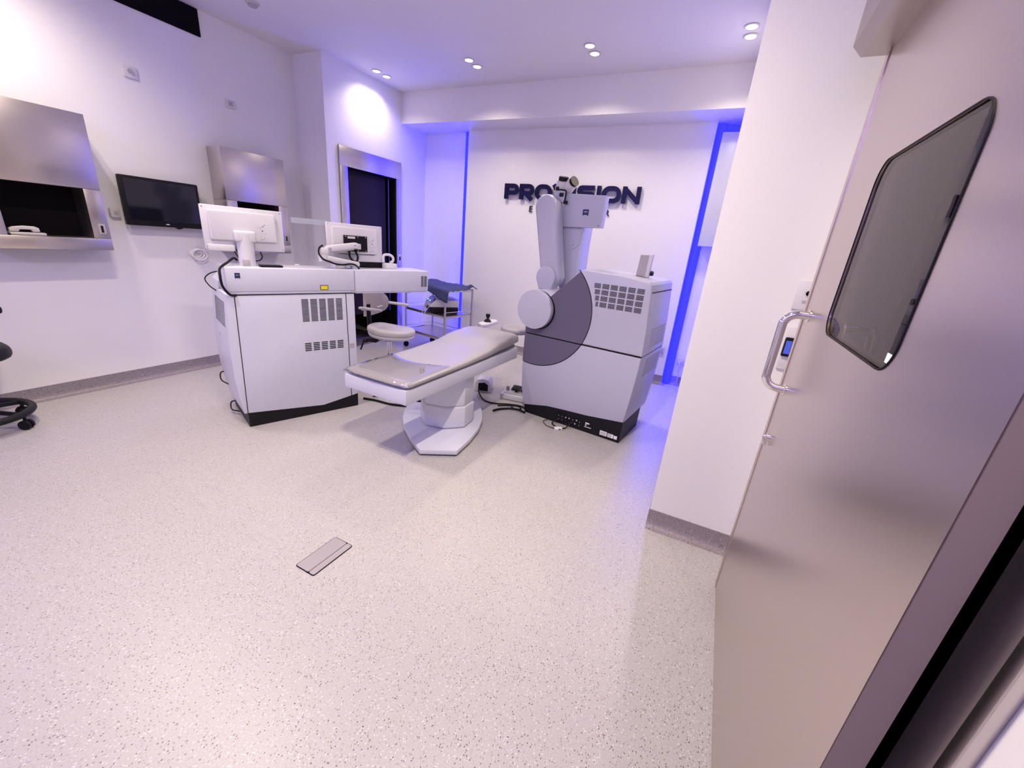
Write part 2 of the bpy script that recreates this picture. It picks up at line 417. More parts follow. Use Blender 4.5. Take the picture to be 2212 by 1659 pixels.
lf = obj('leaf', plate_with_hole(BM(), DY0, DY1, .012, DZ1, hole2, X0, X0+.042), DOORST, d2)
obj('edge_fold', box(BM(), X0-.003, X0, DY1-.034, DY1, .012, DZ1), DOORST, lf)
obj('edge_shade', box(BM(), X0+.001, X0+.042, DY0-.003, DY0-.0003, .012, DZ1), mat('edge_shade_steel', (.24, .19, .215), .4, 1., var=.02), lf)  # thin strip darkening the near edge face, its shade put in the colour
b = BM(); ring = [(X0-.001, p[0], p[1]) for p in hole2]; tube(b, ring, .0018, 6, closed=True)
obj('window_gasket', b, RUBBER, lf)
obj('window_pane', prism(BM(), hole2, X0+.003, X0+.008, 'x'), PANE, d2)
b = BM(); box(b, X0+.0015, X0+.0028, .938, .962, 1.300, 1.318)
st = obj('glass_mark', b, PAPER, d2, 'small white printed mark in the glass corner')
# pull handle
b = BM(); hx = X0-.072
tube(b, [(X0, 1.70, 1.03), (X0-.03, 1.70, 1.03)] + [(X0-.03-.042*math.sin(R(a)), 1.70, 1.03+.042*(1-math.cos(R(a)))) for a in (25, 50, 75, 90)] + [(hx, 1.70, 1.16)] +
     [(X0-.03-.042*math.sin(R(a)), 1.70, 1.30-.042*(1-math.cos(R(a)))) for a in (90, 75, 50, 25)] + [(X0-.03, 1.70, 1.30), (X0, 1.70, 1.30)], .0145, 16, 4)
hd = obj('pull_handle', b, CHROME, d2)
for z in (1.03, 1.30): obj('handle_rose', cyl(BM(), (X0, 1.70, z), (X0-.006, 1.70, z), .021), CHROME, hd)
# outside handle seen through the pane
b = BM(); xo = X0+.042
tube(b, [(xo, 1.44, 1.30), (xo+.05, 1.44, 1.30), (xo+.07, 1.44, 1.28), (xo+.07, 1.44, 1.06), (xo+.05, 1.44, 1.03), (xo, 1.44, 1.03)], .0125, 12, 4)
obj('outside_handle', b, CHROME, d2)
b = BM(); cyl(b, (X0, 1.707, .832), (X0-.012, 1.707, .832), .016); cyl(b, (X0-.012, 1.707, .832), (X0-.024, 1.707, .832), .009); box(b, X0-.022, X0-.004, 1.703, 1.711, .800, .834, .002)
obj('thumb_lock', b, CHROME, d2)
# head rail cover
b = prism(BM(), [(.24, 2.092), (.306, 2.092), (.40, 2.12), (.40, 2.36), (.212, 2.36), (.212, 2.122)], -1.0, 1.845, 'y')
tr = tag(obj('trim_1', b, mat('rail_cover_steel', (.42, .37, .35), .38, 1., var=.04, vscale=30, stretch=(1, .05, 1)), None), 'brown-grey steel cover box of the sliding door rail', 'rail cover', None, 'structure')
# door jamb casing
b = BM(); box(b, XW-.012, XW, .56, OY0, 0, OZ+.08, .002); box(b, XW, XW+.16, OY0-.005, OY0+.002, 0, OZ)
jm = tag(obj('trim_2', b, mat('jamb_steel', (.55, .48, .46), .5, 1., var=.01), None), 'steel jamb casing at the near edge of the sliding door', 'door jamb', None, 'structure')
obj('casing_edge', box(BM(), XW-.016, XW, .538, .56, 0, OZ+.08, .002), STEEL, jm)

def wall_plate(name, label, cat, x, y, z, w, h, face='-y', rocker=True, group=None):
    """small plate: face '-y' on a wall facing the viewer, '+x' on a left wall"""
    rz = 0 if face == '-y' else math.pi/2
    t = thing(name, label, cat, (x, y, z), rz, group)
    obj('plate', box(BM(), -w/2, w/2, -.009, 0, -h/2, h/2, .003), WPLAS, t)
    return t
t = wall_plate('switch_plate', 'white two-button switch plate on the wall end above the pull handle', 'switch', .335, 2.105, 1.345, .07, .12)
b = BM(); cyl(b, (.01, -.009, .01), (.01, -.016, .01), .010); obj('key_switch', b, CHROME, t)
b = BM(); box(b, -.004, .014, -.011, -.009, -.03, -.02); obj('switch_button', b, GREYP, t)
t = wall_plate('touch_button', 'black touch button with blue light on a steel plate behind the pull handle', 'button', .338, 2.105, 1.115, .05, .19)
obj('button_body', box(BM(), -.024, .012, -.022, -.009, -.035, .05, .006), BLACK, t)
obj('button_light', box(BM(), -.018, .004, -.0235, -.022, -.022, .036, .0007, 1), LEDB, t)

# ------------------------------------------------------------------ pass-through hatches on the left wall
def hatch(name, label, y0, y1, open_box):
    t = thing(name, label, 'hatch', (XL, y0, 0), 0)
    w = y1-y0; X = .203
    z0, z1, zs = 1.128, 2.035, 1.55 if open_box else 1.595
    obj('hood', box(BM(), .001, X, 0, w, zs, z1, .003), STEELH if open_box else STEEL, t)
    jw = .097
    obj('side_jamb', box(BM(), .001, X, 0, jw, z0+.085, zs-.001, .002), STEEL, t)
    obj('side_jamb', box(BM(), .001, X, w-jw, w, z0+.085, zs-.001, .002), STEEL, t)
    obj('sill', box(BM(), .001, X, 0, w, z0, z0+.084, .002), STEELH, t)
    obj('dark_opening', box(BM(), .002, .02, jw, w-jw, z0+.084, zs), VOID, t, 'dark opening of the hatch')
    b = box(BM(), X, X+.004, w-.062, w-.022, 1.245, 1.315, .001, 1); k = obj('button_plate', b, GREYP, t)
    obj('push_button', box(BM(), X+.004, X+.008, w-.050, w-.036, 1.255, 1.303, .001, 1), BLACK, k)
    return t
hatch('pass_through_hatch', 'steel pass-through hatch with dark opening holding a handset, far left on the left wall', .925, 1.545, True)
hatch('pass_through_hatch', 'closed steel pass-through hatch between wall television and inner left wall', 2.431, 3.04, False)
t = thing('telephone_handset', 'white telephone handset lying in the dark hatch opening', 'telephone', (-4.30, 1.12, 1.212), 0)
b = BM(); prism(b, [(-.072, .022), (-.07, .040), (-.05, .052), (0, .060), (.05, .058), (.07, .048), (.072, .024), (.04, .022), (.03, .036), (-.02, .036), (-.03, .022)], -.02, .02, 'x', .004)
obj('handset', b, CREAM, t)
obj('base', box(BM(), -.04, .04, -.075, .095, 0, .018, .004), CREAM, t)

# ------------------------------------------------------------------ television, sockets, cord
t = thing('wall_television', 'black flat-screen television mounted on the left wall between the two hatches', 'television', (XL, 0, 0), 0)
TX = .085
obj('casing', box(BM(), TX-.045, TX, 1.712, 2.268, 1.318, 1.69, .008), BLACK, t)
sc = obj('screen', box(BM(), TX, TX+.0015, 1.737, 2.243, 1.362, 1.668), SCREEN, t)
b = BM(); box(b, 0, TX-.04, 1.90, 2.08, 1.42, 1.60, .004); obj('wall_mount', b, BLACK, t)
b = BM(); box(b, TX, TX+.001, 1.975, 2.0, 1.336, 1.344); obj('badge', b, LGREY, t, 'small pale maker badge on the bezel')
b = BM(); cyl(b, (TX-.03, 2.09, 1.318), (TX-.03, 2.09, 1.310), .02); tube(b, [(TX-.03, 2.05, 1.32), (TX-.03, 2.08, 1.308), (TX-.03, 2.11, 1.32)], .004)
obj('lower_knob', b, BLACK, t)
t = thing('speaker_box', 'small white wall box high on the left wall under the ceiling vent', 'wall box', (XL, 1.958, 2.43), 0)
obj('plate', box(BM(), 0, .012, -.045, .045, -.035, .045, .004), WPLAS, t)
b = BM(); cyl(b, (.012, -.005, .012), (.026, -.005, .012), .014); obj('sensor', b, GREYP, t)
t = thing('wall_socket', 'small white socket plate on the left wall above the closed hatch', 'socket', (XL, 2.70, 2.435), 0)
obj('plate', box(BM(), 0, .010, -.045, .045, -.032, .036, .004), WPLAS, t)
obj('socket_face', box(BM(), .010, .014, -.02, .018, -.016, .02, .003), GREYP, t)
t = thing('intercom', 'small white intercom unit on the wall left of the television', 'intercom', (XL, 1.672, 1.40), 0)
obj('body', box(BM(), 0, .03, -.035, .03, -.035, .035, .008), LGREY, t)
obj('grille', box(BM(), .03, .033, -.012, .012, -.012, .014, .002), GREYP, t)
t = thing('coiled_cord', 'loop of white cord hanging from a plug on the wall below the television', 'cord', (XL, 2.20, 1.105), 0)
b = BM(); cyl(b, (0, .03, .03), (.02, .03, .03), .032); obj('plug', b, WPLAS, t)
b = BM()
for q in range(3):
    rr = .048+.006*q; tube(b, [(.018+.008*q, .0+.012*q+rr*math.cos(a*math.pi/12), -.008*q+rr*.8*math.sin(a*math.pi/12)) for a in range(24)], .0045, 8, closed=True)
tube(b, [(.02, .05, .03), (.02, .085, .02), (.012, .11, .0)], .004)
obj('cord_loop', b, COIL, t)
# dark grille high on the left wall
t = thing('ceiling_vent', 'long black ventilation slot high on the left wall at the ceiling', 'vent', (XL, 0, 0), 0)
obj('frame', box(BM(), .001, .012, 1.2, 2.517, 2.872, 3.066, .002), VOID, t)
b = BM()
for k in range(6): box(b, .012, .017, 1.21, 2.507, 2.886+.03*k, 2.892+.03*k)
obj('blade', b, VOID, t)

# ------------------------------------------------------------------ ceiling fixtures
def downlight(loc, label):
    t = thing('downlight', label, 'ceiling light', loc, 0, 'ceiling downlights')
    obj('rim', lathe(BM(), [(.036, 0), (.050, -.001), (.053, -.005), (.050, -.008), (.040, -.008), (.036, -.004), (.036, 0)], seg=28), WPLAS, t)
    obj('lens', lathe(BM(), [(0, -.006), (.037, -.006), (.037, -.001), (0, -.001)], seg=28), LENS, t)
    ld = bpy.data.lights.new('downlight_lamp', 'SPOT'); ld.energy = LAMP_W; ld.color = WARM; ld.spot_size = R(138); ld.spot_blend = .85; ld.shadow_soft_size = .035
    lo = bpy.data.objects.new('downlight_lamp', ld); COL.objects.link(lo); lo.parent = t; lo.location = (0, 0, -.02)
    return t
xs = (-3.80, -2.617, -1.41, -.196)
where = ('nearest the steel-framed doorway', 'second from the doorway', 'third from the doorway, above the round-ended arm', 'at the right wall end')
first = None
for i, x in enumerate(xs):
    for y, w in ((3.94, 'front'), (4.09, 'rear')):
        lab = '%s lamp of the lit downlight pair %s' % (w, where[i])
        if first is None: first = downlight((x, y, CZ), lab)
        else: copy_tree(first, (x, y, CZ), lab)
        if i == 0:
            o_ = first if w == 'front' else [q for q in COL.objects if q.get('label') == lab][0]
            lo = [c for c in o_.children if c.type == 'LIGHT'][0]; lo.data = lo.data.copy(); lo.data.energy = LAMP_W*.55
            if w == 'front': full = lo.data.copy(); full.energy = LAMP_W
        else:
            lo = [c for c in [q for q in COL.objects if q.get('label') == lab][0].children if c.type == 'LIGHT'][0]; lo.data = full
for x in (xs[0], xs[1], -.70):         # unseen row over the viewer; right pair moved and boosted to brighten the wall end
    for y in ((1.0, 1.15) if x < -1 else (.78, .93)):
        q = copy_tree(first, (x, y, CZ), 'downlight over the near half of the room, out of view')
        lo = [c for c in q.children if c.type == 'LIGHT'][0]; lo.data = lo.data.copy(); lo.data.energy = NEAR_W*(.8 if x < -3 else 1. if x < -1 else 2.25); lo.data.spot_size = R(156); lo.data.spot_blend = 1.0
t = thing('smoke_detector', 'small pale round smoke detector on the ceiling near the left wall', 'smoke detector', (-3.803, 2.6, CZ), 0)
obj('base', lathe(BM(), [(0, 0), (.05, 0), (.052, -.008), (.042, -.012), (0, -.012)]), LGREY, t)
obj('sensor_dome', lathe(BM(), [(.034, -.012), (.032, -.026), (.015, -.032), (0, -.033)]), GREYP, t)

# ------------------------------------------------------------------ LED strips
def half_round(x):
    return [(x+.05*math.cos(R(q)), YB-.001+.05*math.sin(R(q))) for q in range(180, 361, 15)]
b = prism(BM(), half_round(PX0-.05), .002, 2.73, 'z'); tag(obj('led_strip', b, BLED), 'blue lit strip light beside the left edge of the sign panel', 'light strip', 'blue light strips')
b = prism(BM(), half_round(PX1+.05), .002, 2.73, 'z'); tag(obj('led_strip', b, BLED), 'blue lit strip light beside the right edge of the sign panel', 'light strip', 'blue light strips')
b = prism(BM(), [(YB-.001+.045*math.sin(R(q)), 2.685+.045*math.cos(R(q))) for q in range(180, 361, 15)], PX1+.10, XR-.005, 'x'); tag(obj('led_strip', b, BLED), 'short blue strip light under the beam above the pale cabinet', 'light strip', 'blue light strips')
b = box(BM(), -4.3, .2, YN+.02, YN+.06, 2.93, 2.99); tag(obj('led_strip', b, VFILL), 'unseen violet fill strip added high on the wall behind the viewer', 'light strip')  # added fill giving violet light to the faces turned to the viewer
# pale cabinet in front of the blue corner
t = thing('wall_cabinet', 'narrow pale wall cabinet floating in the blue-lit right corner', 'cabinet', (0, 0, 0), 0)
obj('body', box(BM(), -.283, XR, 4.885, YB, 1.582, 2.63, .003), WHITE, t)
obj('door_front', box(BM(), -.283, XR, 4.872, 4.884, 1.585, 2.627, .002), WHITE, t)
t = thing('wall_socket', 'white wall socket with plug low in the blue-lit right corner', 'socket', (-.185, YB, .30), 0)
obj('plate', box(BM(), -.05, .05, -.012, 0, -.04, .04, .004), WPLAS, t)
b = BM(); cyl(b, (-.01, -.012, 0), (-.01, -.05, 0), .018); tube(b, [(-.01, -.05, 0), (-.01, -.07, -.03), (0, -.05, -.12), (0, -.03, -.27)], .005)
obj('plug', b, WPLAS, t)
t = thing('wall_socket', 'grey wall socket low on the sign panel behind the right console', 'socket', (-.42, PY, .40), 0)
obj('plate', box(BM(), -.03, .03, -.012, 0, -.05, .05, .004), LGREY, t)
obj('socket_face', box(BM(), -.02, .02, -.015, -.012, -.03, .03, .002), GREYP, t)

# ------------------------------------------------------------------ the sign
sg = thing('wall_sign', 'dark blue raised capital letters on the white panel, partly behind the white machine arm', 'sign', (0, PY, 0), 0)
ZB, ZT, SW = 1.960, 2.134, .047
hs = SW/2; ym0, ym1 = -.050, -.020
def letter(name, strokes):
    b = BM()
    for k, (pts, cl) in enumerate(strokes): ribbon(b, pts, SW, ym0+.0007*k, ym1+.0007*k, cl)
    o = obj('letter', b, NAVY, sg, sharp=40); return o
zt, zb, zm = ZT-hs, ZB+hs, (ZB+ZT)/2
def P_(x0, x1, leg=False):
    x0 += hs; x1 -= hs; r = .039; zl = zt-2*r
    s = [([(x0, ZB), (x0, zt), (x1-r, zt)] + arc(x1-r, zt-r, r, 90, -90, 8)[1:] + [(x0+hs+.0005, zl)], False)]
    if leg: s.append(([(x1-.09, zl), (x1-.002, ZB)], False))
    return s
def O_(x0, x1):
    x0 += hs; x1 -= hs; r = (zt-zb)/2
    return [(arc(x1-r, zm, r, -90, 90, 12)+arc(x0+r, zm, r, 90, 270, 12), True)]
def S_(x0, x1):
    x0 += hs; x1 -= hs; r = (zt-zm)/2
    return [([(x1+.01, zt), (x0+r, zt)]+arc(x0+r, zt-r, r, 90, 270, 8)[1:]+[(x1-r, zm)]+arc(x1-r, zm-r, r, 90, -90, 8)[1:]+[(x0-.01, zb)], False)]
letter('P', P_(-2.640, -2.447)); letter('R', P_(-2.432, -2.240, True)); letter('O', O_(-2.226, -2.006))
letter('V', [([(-1.985, ZT), (-1.876, ZB+.012), (-1.767, ZT)], False)])
letter('I', [([(-1.732, ZB), (-1.732, ZT)], False)]); letter('S', S_(-1.69, -1.472)); letter('I', [([(-1.433, ZB), (-1.433, ZT)], False)])
letter('O', O_(-1.398, -1.178)); letter('N', [([(-1.142, ZB), (-1.142, ZT)], False), ([(-1.142, ZT-.02), (-.988, ZB+.02)], False), ([(-.988, ZB), (-.988, ZT)], False)])
for ch, x in (('E', -2.275), ('R', -1.312)):
    b = add_text(BM(), ch, .098, .010, Matrix.Translation((x, -.010, 1.855)) @ FACE_Y)
    obj('small_letter', b, BLACK, sg, sharp=40)

# ------------------------------------------------------------------ left machine
LM = thing('laser_machine', 'large white medical laser console with long overhanging top slab, left of the patient bed', 'medical machine', (-2.833, 1.581, 0), math.atan2(.937, .350))
LD = .56
obj('plinth', prism(BM(), [(.004, 0), (.815, 0), (.817, .125), (.004, .125)], .012, LD-.03, 'y'), PLINTH, LM, 'black plinth')
side = [(-.019, .112), (-.036, .215), (-.051, .397), (-.054, .62), (-.041, .795), (-.028, .965)]
prof = [(0, .113), (.528, .064), (.820, .113), (.822, .5), (.819, .965)] + side[::-1]
obj('cabinet', prism(BM(), prof, 0, LD, 'y', .012), WHITE, LM)
b = BM()
for pts in ([(.001, .115), (.017, .965)], [(.757, .075+.025), (.750, .965)]): ribbon(b, pts, .005, -.0012, .001)
ribbon(b, [(.0, .963), (.822, .965)], .004, -.0012, .001)
obj('panel_seam', b, SLOT, LM)
def slots(bm, s0, s1, z0, z1, cols, rows, colfill=.76, rowfill=.52, y=-.0014):
    cw = (s1-s0)/(cols-1+colfill); rh = (z1-z0)/rows
    for c in range(cols):
        for r in range(rows): box(bm, s0+c*cw, s0+c*cw+cw*colfill, y, .001, z0+r*rh, z0+r*rh+rh*rowfill)
    return bm
obj('vent_grille', slots(BM(), .424, .718, .762, .932, 5, 17), SLOT, LM)
obj('vent_grille', slots(BM(), .424, .712, .535, .603, 5, 5), SLOT, LM)
b = BM()
def surf(tab, z):
    for (a, za), (c, zc) in zip(tab, tab[1:]):
        if za <= z <= zc: return a+(c-a)*(z-za)/(zc-za)
    return tab[-1][0]
for i in range(10):
    for k in range(14):
        z = .735+.0125*k; x = surf(side, z); box(b, x-.0012, x+.002, .09+.036*i, .108+.036*i, z, z+.006)
g = obj('side_grille', b, SLOT, LM)
obj('side_latch', prism(BM(), arc(.34, .62, .03, 120, 240, 8)+arc(.34, .62, .022, 240, 120, 8), -.0535, -.049, 'x'), BLACK, LM)
obj('grey_sticker', box(BM(), .762, .80, -.0012, .001, .52, .56), GREYP, LM, 'grey square sticker')
# top slab in two sections
slab = obj('top_slab', box(BM(), -.016, .824, -.002, .30, .985, 1.142, .006), WHITE, LM)
obj('slab_lip', box(BM(), -.010, .822, .003, .30, .968, .9845, .003), WHITE, LM)
ex = obj('slab_extension', prism(BM(), [(.828, .972), (1.478, .972), (1.487, .985), (1.490, 1.144), (.828, 1.143)], -.002, .30, 'y', .006), WHITE, LM)
obj('end_vent', slots(BM(), 1.415, 1.472, 1.012, 1.105, 2, 14, .8, .5, -.0034), SLOT, ex)
obj('extension_lip', box(BM(), .828, 1.47, .004, .29, .962, .9715, .002), WHITE, ex)
obj('corner_clip', box(BM(), .795, .832, -.005, .02, .968, .984, .002), GREYP, LM, 'dark grey corner clip')
b = prism(BM(), [(.034, 1.072), (.0415, 1.0755), (.049, 1.0765), (.0565, 1.0755), (.064, 1.072), (.064, 1.108), (.034, 1.108)], -.0036, -.001, 'y')
em = obj('emblem', b, DKBLUE, slab)
obj('emblem_lettering', add_text(BM(), 'ZEISS', .0075, .0006, Matrix.Translation((.049, -.0042, 1.094)) @ FACE_Y), PAPER, em)
yl = obj('warning_label', box(BM(), .563, .620, -.0035, -.001, .993, 1.028), BLACK, slab, 'yellow warning label with black border')
b = box(BM(), .567, .616, -.0042, -.0034, .997, 1.024); obj('label_face', b, YELLOW, yl)
# rounded shoulder behind the slab end and the loose cables
b = prism(BM(), [(-.028, .964), (.30, .964), (.30, 1.02), (.10, 1.07), (.02, 1.06), (-.02, 1.02)], .31, LD, 'y', .02)
obj('rear_shoulder', b, WHITE, LM)
b = tube(BM(), [(.10, .24, 1.17), (.075, .2, 1.185), (.02, .09, 1.165), (-.035, .02, 1.135), (-.045, -.008, 1.09), (-.042, -.012, 1.03), (-.02, -.012, .985), (.0, -.008, .966), (.03, -.006, .964)], .0075, 10)
obj('loose_cable', b, RUBBER, LM, 'thick black cable looped over the slab end')
b = tube(BM(), [(.02, .4, 1.08), (-.04, .42, 1.06), (-.075, .44, 1.02), (-.06, .40, .975), (-.03, .36, .945)], .004, 8)
obj('loose_cable', b, RUBBER, LM, 'thin black cable at the machine side')
obj('side_hook', tube(BM(), [(-.03, .50, .30), (-.065, .5, .29), (-.07, .47, .24), (-.03, .42, .21)], .005, 8), BLACK, LM)
b = tube(BM(), [(.0, .36, .09), (-.04, .38, .08), (-.05, .34, .035), (-.01, .28, .03)], .005, 8)
obj('side_hook', b, BLACK, LM)
# monitor with post
def monitor_back(t, s0, s1, z0, z1, y, plate=False):
    """monitor seen from behind: back faces -y"""
    obj('screen', box(BM(), s0+.012, s1-.012, y+.0185, y+.021, z0+.02, z1-.012), SCREEN, t)
    rim = obj('rear_case', box(BM(), s0, s1, y-.012, y+.018, z0, z1, .006), WPLAS, t)
    b = prism(BM(), rrect(s0+.032, s1-.05, z0+.062, z1-.026, .012, 3), y-.035, y-.011, 'y', .010); obj('rear_bulge', b, WPLAS, rim)
    for q in (s0+.012, s1-.014):
        for z in (z0+.016, z1-.014): obj('screw', cyl(BM(), (q, y-.0135, z), (q, y-.011, z), .003, seg=8), INK, rim)
    b = BM(); rs = random.Random(3)
    cx = s0+.70*(s1-s0) if not plate else s0+.775*(s1-s0); zc = (z0+z1)/2
    for i in range(26):
        px = cx+rs.uniform(-.022, .022); pz = zc-.01+rs.uniform(-.055, .05); w = rs.uniform(.002, .007)
        box(b, px, px+w, y-.0358, y-.0345, pz, pz+rs.uniform(.001, .0022))
    cyl(b, (cx+.004, y-.036, zc), (cx+.004, y-.0345, zc), .004, seg=10)
    obj('printed_marks', b, INK, rim)
    return rim
m1 = thing('monitor', 'white monitor seen from behind on a round post at the left console end', 'monitor', (-2.833, 1.581, 1.1425), math.atan2(.937, .350))
Z0 = 1.1425
def mm(s0, s1, z0, z1, y): return s0, s1, z0-Z0, z1-Z0, y
TILT = Matrix.Rotation(R(-5.0), 4, 'Y')
rim = monitor_back(m1, *mm(-.072, .402, 1.238, 1.513, .215))
b = BM(); cyl(b, (.148, .165, 0), (.148, .165, .205), .050, .050, 32); obj('post', b, WPLAS, m1)
b = BM(); box(b, .085, .21, .12, .185, .155, .225, .012, 3); obj('mount_head', b, WPLAS, m1)
obj('cable_port', box(BM(), .112, .155, .112, .13, .0, .042, .004), GREYP, m1)
for P_pts, r_ in (([(.10, .20, .10), (.108, .17, .06), (.115, .15, .03)], .006), ([(.24, .20, .09), (.245, .18, .06), (.225, .16, .038), (.19, .16, .03)], .004), ([(.085, .2, .09), (.1, .175, .05)], .004)):
    obj('monitor_cable', tube(BM(), P_pts, r_), RUBBER, m1)
obj('foot_bar', box(BM(), -.06, .09, .18, .2, .088, .13, .006), WPLAS, m1)
kb = tag(obj('keyboard', box(BM(), .20, .34, .05, .12, 1.1430, 1.156, .004), BLACK), 'small black keypad lying on the slab beside the monitor post', 'keypad')
kb.location = (-2.833, 1.581, 0); kb.rotation_euler = (0, 0, math.atan2(.937, .350))
# monitor on a swing arm
m2 = thing('monitor', 'white computer monitor seen from behind on a folding swing arm, middle of the console top', 'monitor', (-2.833, 1.581, 1.1425), math.atan2(.937, .350))
rim2 = monitor_back(m2, *mm(.702, 1.152, 1.192, 1.478, .205), plate=True)
vp_ = obj('mount_plate', box(BM(), .818, 1.008, .158, .171, 1.272-Z0, 1.392-Z0, .002), BLACK, m2, 'black mounting plate')
for q in (.832, .93, .994):
    for z in (.137, .241): obj('screw', cyl(BM(), (q, .1565, z), (q, .158, z), .0035, seg=8), CHROME, vp_)
obj('plate_label', box(BM(), .848, .908, .1572, .158, .226, .243), LGREY, vp_)
def bar(bm, a, c, h, th, y, bev=.008):
    a, c = Vector(a), Vector(c); dd = c-a; L = dd.length; ang = math.atan2(dd.y, dd.x)
    t = bmesh.new(); pts = arc(L, 0, h/2, -90, 90, 6)+arc(0, 0, h/2, 90, 270, 6)
    prism(t, pts, -th/2, th/2, 'y', bev)
    bmesh.ops.transform(t, matrix=Matrix.Translation((a.x, y, a.y)) @ Matrix.Rotation(-ang, 4, 'Y'), verts=t.verts); merge(bm, t)
ua = obj('upper_arm', (lambda b: (bar(b, (.672, .143), (.882, .178), .044, .05, .10), b)[1])(BM()), WPLAS, m2)
obj('arm_underside', (lambda b: (bar(b, (.70, .128), (.86, .152), .02, .04, .102, .004), b)[1])(BM()), GREYP, ua)
obj('pivot_cap', cyl(BM(), (.678, .073, .140), (.678, .076, .140), .013), GREYP, ua); obj('pivot_cap', cyl(BM(), (.872, .073, .178), (.872, .076, .178), .007), GREYP, ua)
b = BM(); box(b, .885, .925, .085, .16, .150, .192, .006); obj('tilt_head', b, LGREY, m2)
b = BM(); box(b, .607, .668, .07, .13, .098, .148, .010); cyl(b, (.636, .10, .05), (.636, .10, .10), .036); obj('elbow', b, WPLAS, m2)
obj('lower_arm', (lambda b: (bar(b, (.636, .078), (.885, .036), .040, .06, .10), b)[1])(BM()), WPLAS, m2)
b = BM(); cyl(b, (.772, .13, 0), (.772, .13, .05), .038); box(b, .845, .90, .075, .13, 0, .055, .006); obj('arm_base', b, WPLAS, m2)
b = tube(BM(), [(.63, .09, .165), (.60, .075, .145), (.592, .06, .105), (.615, .05, .070), (.66, .05, .052), (.71, .05, .036), (.76, .05, .032), (.81, .05, .040), (.85, .05, .036), (.875, .045, .018), (.882, .045, .004)], .0065, 10)
obj('arm_cable', b, RUBBER, m2)
b = BM(); tube(b, [(.86, .165, .135), (.855, .15, .09), (.875, .14, .06), (.905, .14, .055), (.92, .15, .09), (.905, .16, .135)], .008); obj('monitor_cable', b, RUBBER, m2)
obj('lower_slot', box(BM(), .79, 1.08, .192, .194, 1.246-Z0, 1.251-Z0), INK, rim2)
# clear acrylic screen
ac = thing('acrylic_screen', 'clear acrylic shield standing on the console between the two monitors', 'shield', (-2.833, 1.581, 1.1425), math.atan2(.937, .350))
obj('clear_sheet', box(BM(), .47, .735, .243, .248, 0, .345), CLEAR, ac)
obj('frosted_band', box(BM(), .47, .735, .2415, .2428, .305, .343), FROST, ac)
for q in (.47, .703): obj('foot', box(BM(), q, q+.032, .238, .253, 0, .012, .002), WPLAS, ac)
# small white device and black box behind the swing arm
dv = thing('video_unit', 'low black electronics unit with white end cap behind the swing-arm monitor', 'device', (-2.833, 1.581, 1.1425), math.atan2(.937, .350))
obj('body', box(BM(), .93, 1.19, .215, .29, 0, .046, .004), BLACK, dv)
obj('end_cap', box(BM(), 1.155, 1.258, .13, .212, 0, .046, .006), WPLAS, dv)
b = tube(BM(), [(1.16, .19, .05), (1.16, .19, .10), (1.18, .19, .115), (1.225, .19, .112), (1.25, .19, .09), (1.245, .19, .062), (1.22, .19, .05)], .011, 10)
obj('carry_handle', b, WPLAS, dv)

# ------------------------------------------------------------------ right machine
RM = thing('surgical_laser_console', 'white medical laser console with slate grey sector and black base, right of the patient bed', 'medical machine', (-.432, 3.03, 0), math.atan2(-.121, .9926))
RD = .62
obj('plinth', prism(BM(), [(0, 0), (-.895, 0), (-.905, .06), (-.905, .16), (.006, .20), (0, .0)][:-1], .004, .47, 'y'), PLINTH, RM, 'black base with connectors')
right_side = [(.006, .182), (.028, .40), (.045, .62), (.050, .75), (.044, .95), (.030, 1.15), (.022, 1.25)]
top = [(.005, 1.268), (-.22, 1.288), (-.505, 1.302), (-.528, 1.296)]
left_side = [(-.735, 1.09), (-.80, 1.0), (-.955, .80), (-.972, .70), (-.972, .46), (-.958, .25), (-.935, .13), (-.912, .070)]
bot = [(-.80, .092), (-.68, .118), (-.535, .131), (-.30, .146)]
SPL = .728
def zcut(poly, z, keep_above):
    out = []
    for i in range(len(poly)):
        a, c = poly[i], poly[(i+1) % len(poly)]
        ka, kc = (a[1] >= z) == keep_above, (c[1] >= z) == keep_above
        if ka: out.append(a)
        if ka != kc: f_ = (z-a[1])/(c[1]-a[1]); out.append((a[0]+f_*(c[0]-a[0]), z))
    return out
RP = right_side+top+left_side+bot
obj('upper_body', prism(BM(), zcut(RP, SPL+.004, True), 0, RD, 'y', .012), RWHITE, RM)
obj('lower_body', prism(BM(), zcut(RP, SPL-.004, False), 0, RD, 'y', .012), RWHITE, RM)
obj('body_seam', prism(BM(), [(.045, SPL-.005), (.045, SPL+.005), (-.967, SPL+.005), (-.967, SPL-.005)], .004, RD-.01, 'y'), BLACK, RM)
# slate sector clipped to the body outline
cxd, czd, rad = -.868, .945, .478
def clip(poly, keep):
    out = []
    for i in range(len(poly)):
        a, c = poly[i], poly[(i+1) % len(poly)]; fa, fc = keep(a), keep(c)
        if fa >= 0: out.append(a)
        if (fa >= 0) != (fc >= 0): u_ = fa/(fa-fc); out.append((a[0]+u_*(c[0]-a[0]), a[1]+u_*(c[1]-a[1])))
    return out
circ = arc(cxd, czd, rad, 0, 360, 96)[:-1]
sec = clip(circ, lambda p: p[0]+.969)
def slope(p):   # below the sloping edge from (-.528,1.296) to (-.735,1.09)
    return (p[0]+.735)*(1.292-1.088)/(-.522+.735)+1.088-p[1]
sec = clip(sec, slope)
for nm, seg_ in (('grey_sector', clip(sec, lambda p: p[1]-SPL-.005)), ('grey_sector', clip(sec, lambda p: SPL-.005-p[1]))):
    obj(nm, prism(BM(), seg_, -.0035, .003, 'y', .0015, 1), GREYF, RM, 'slate grey sector panel')
b = BM(); ribbon(b, [p for p in arc(cxd, czd, rad+.003, 47, -101, 60)], .005, -.0020, .001); obj('sector_seam', b, SLOT, RM)
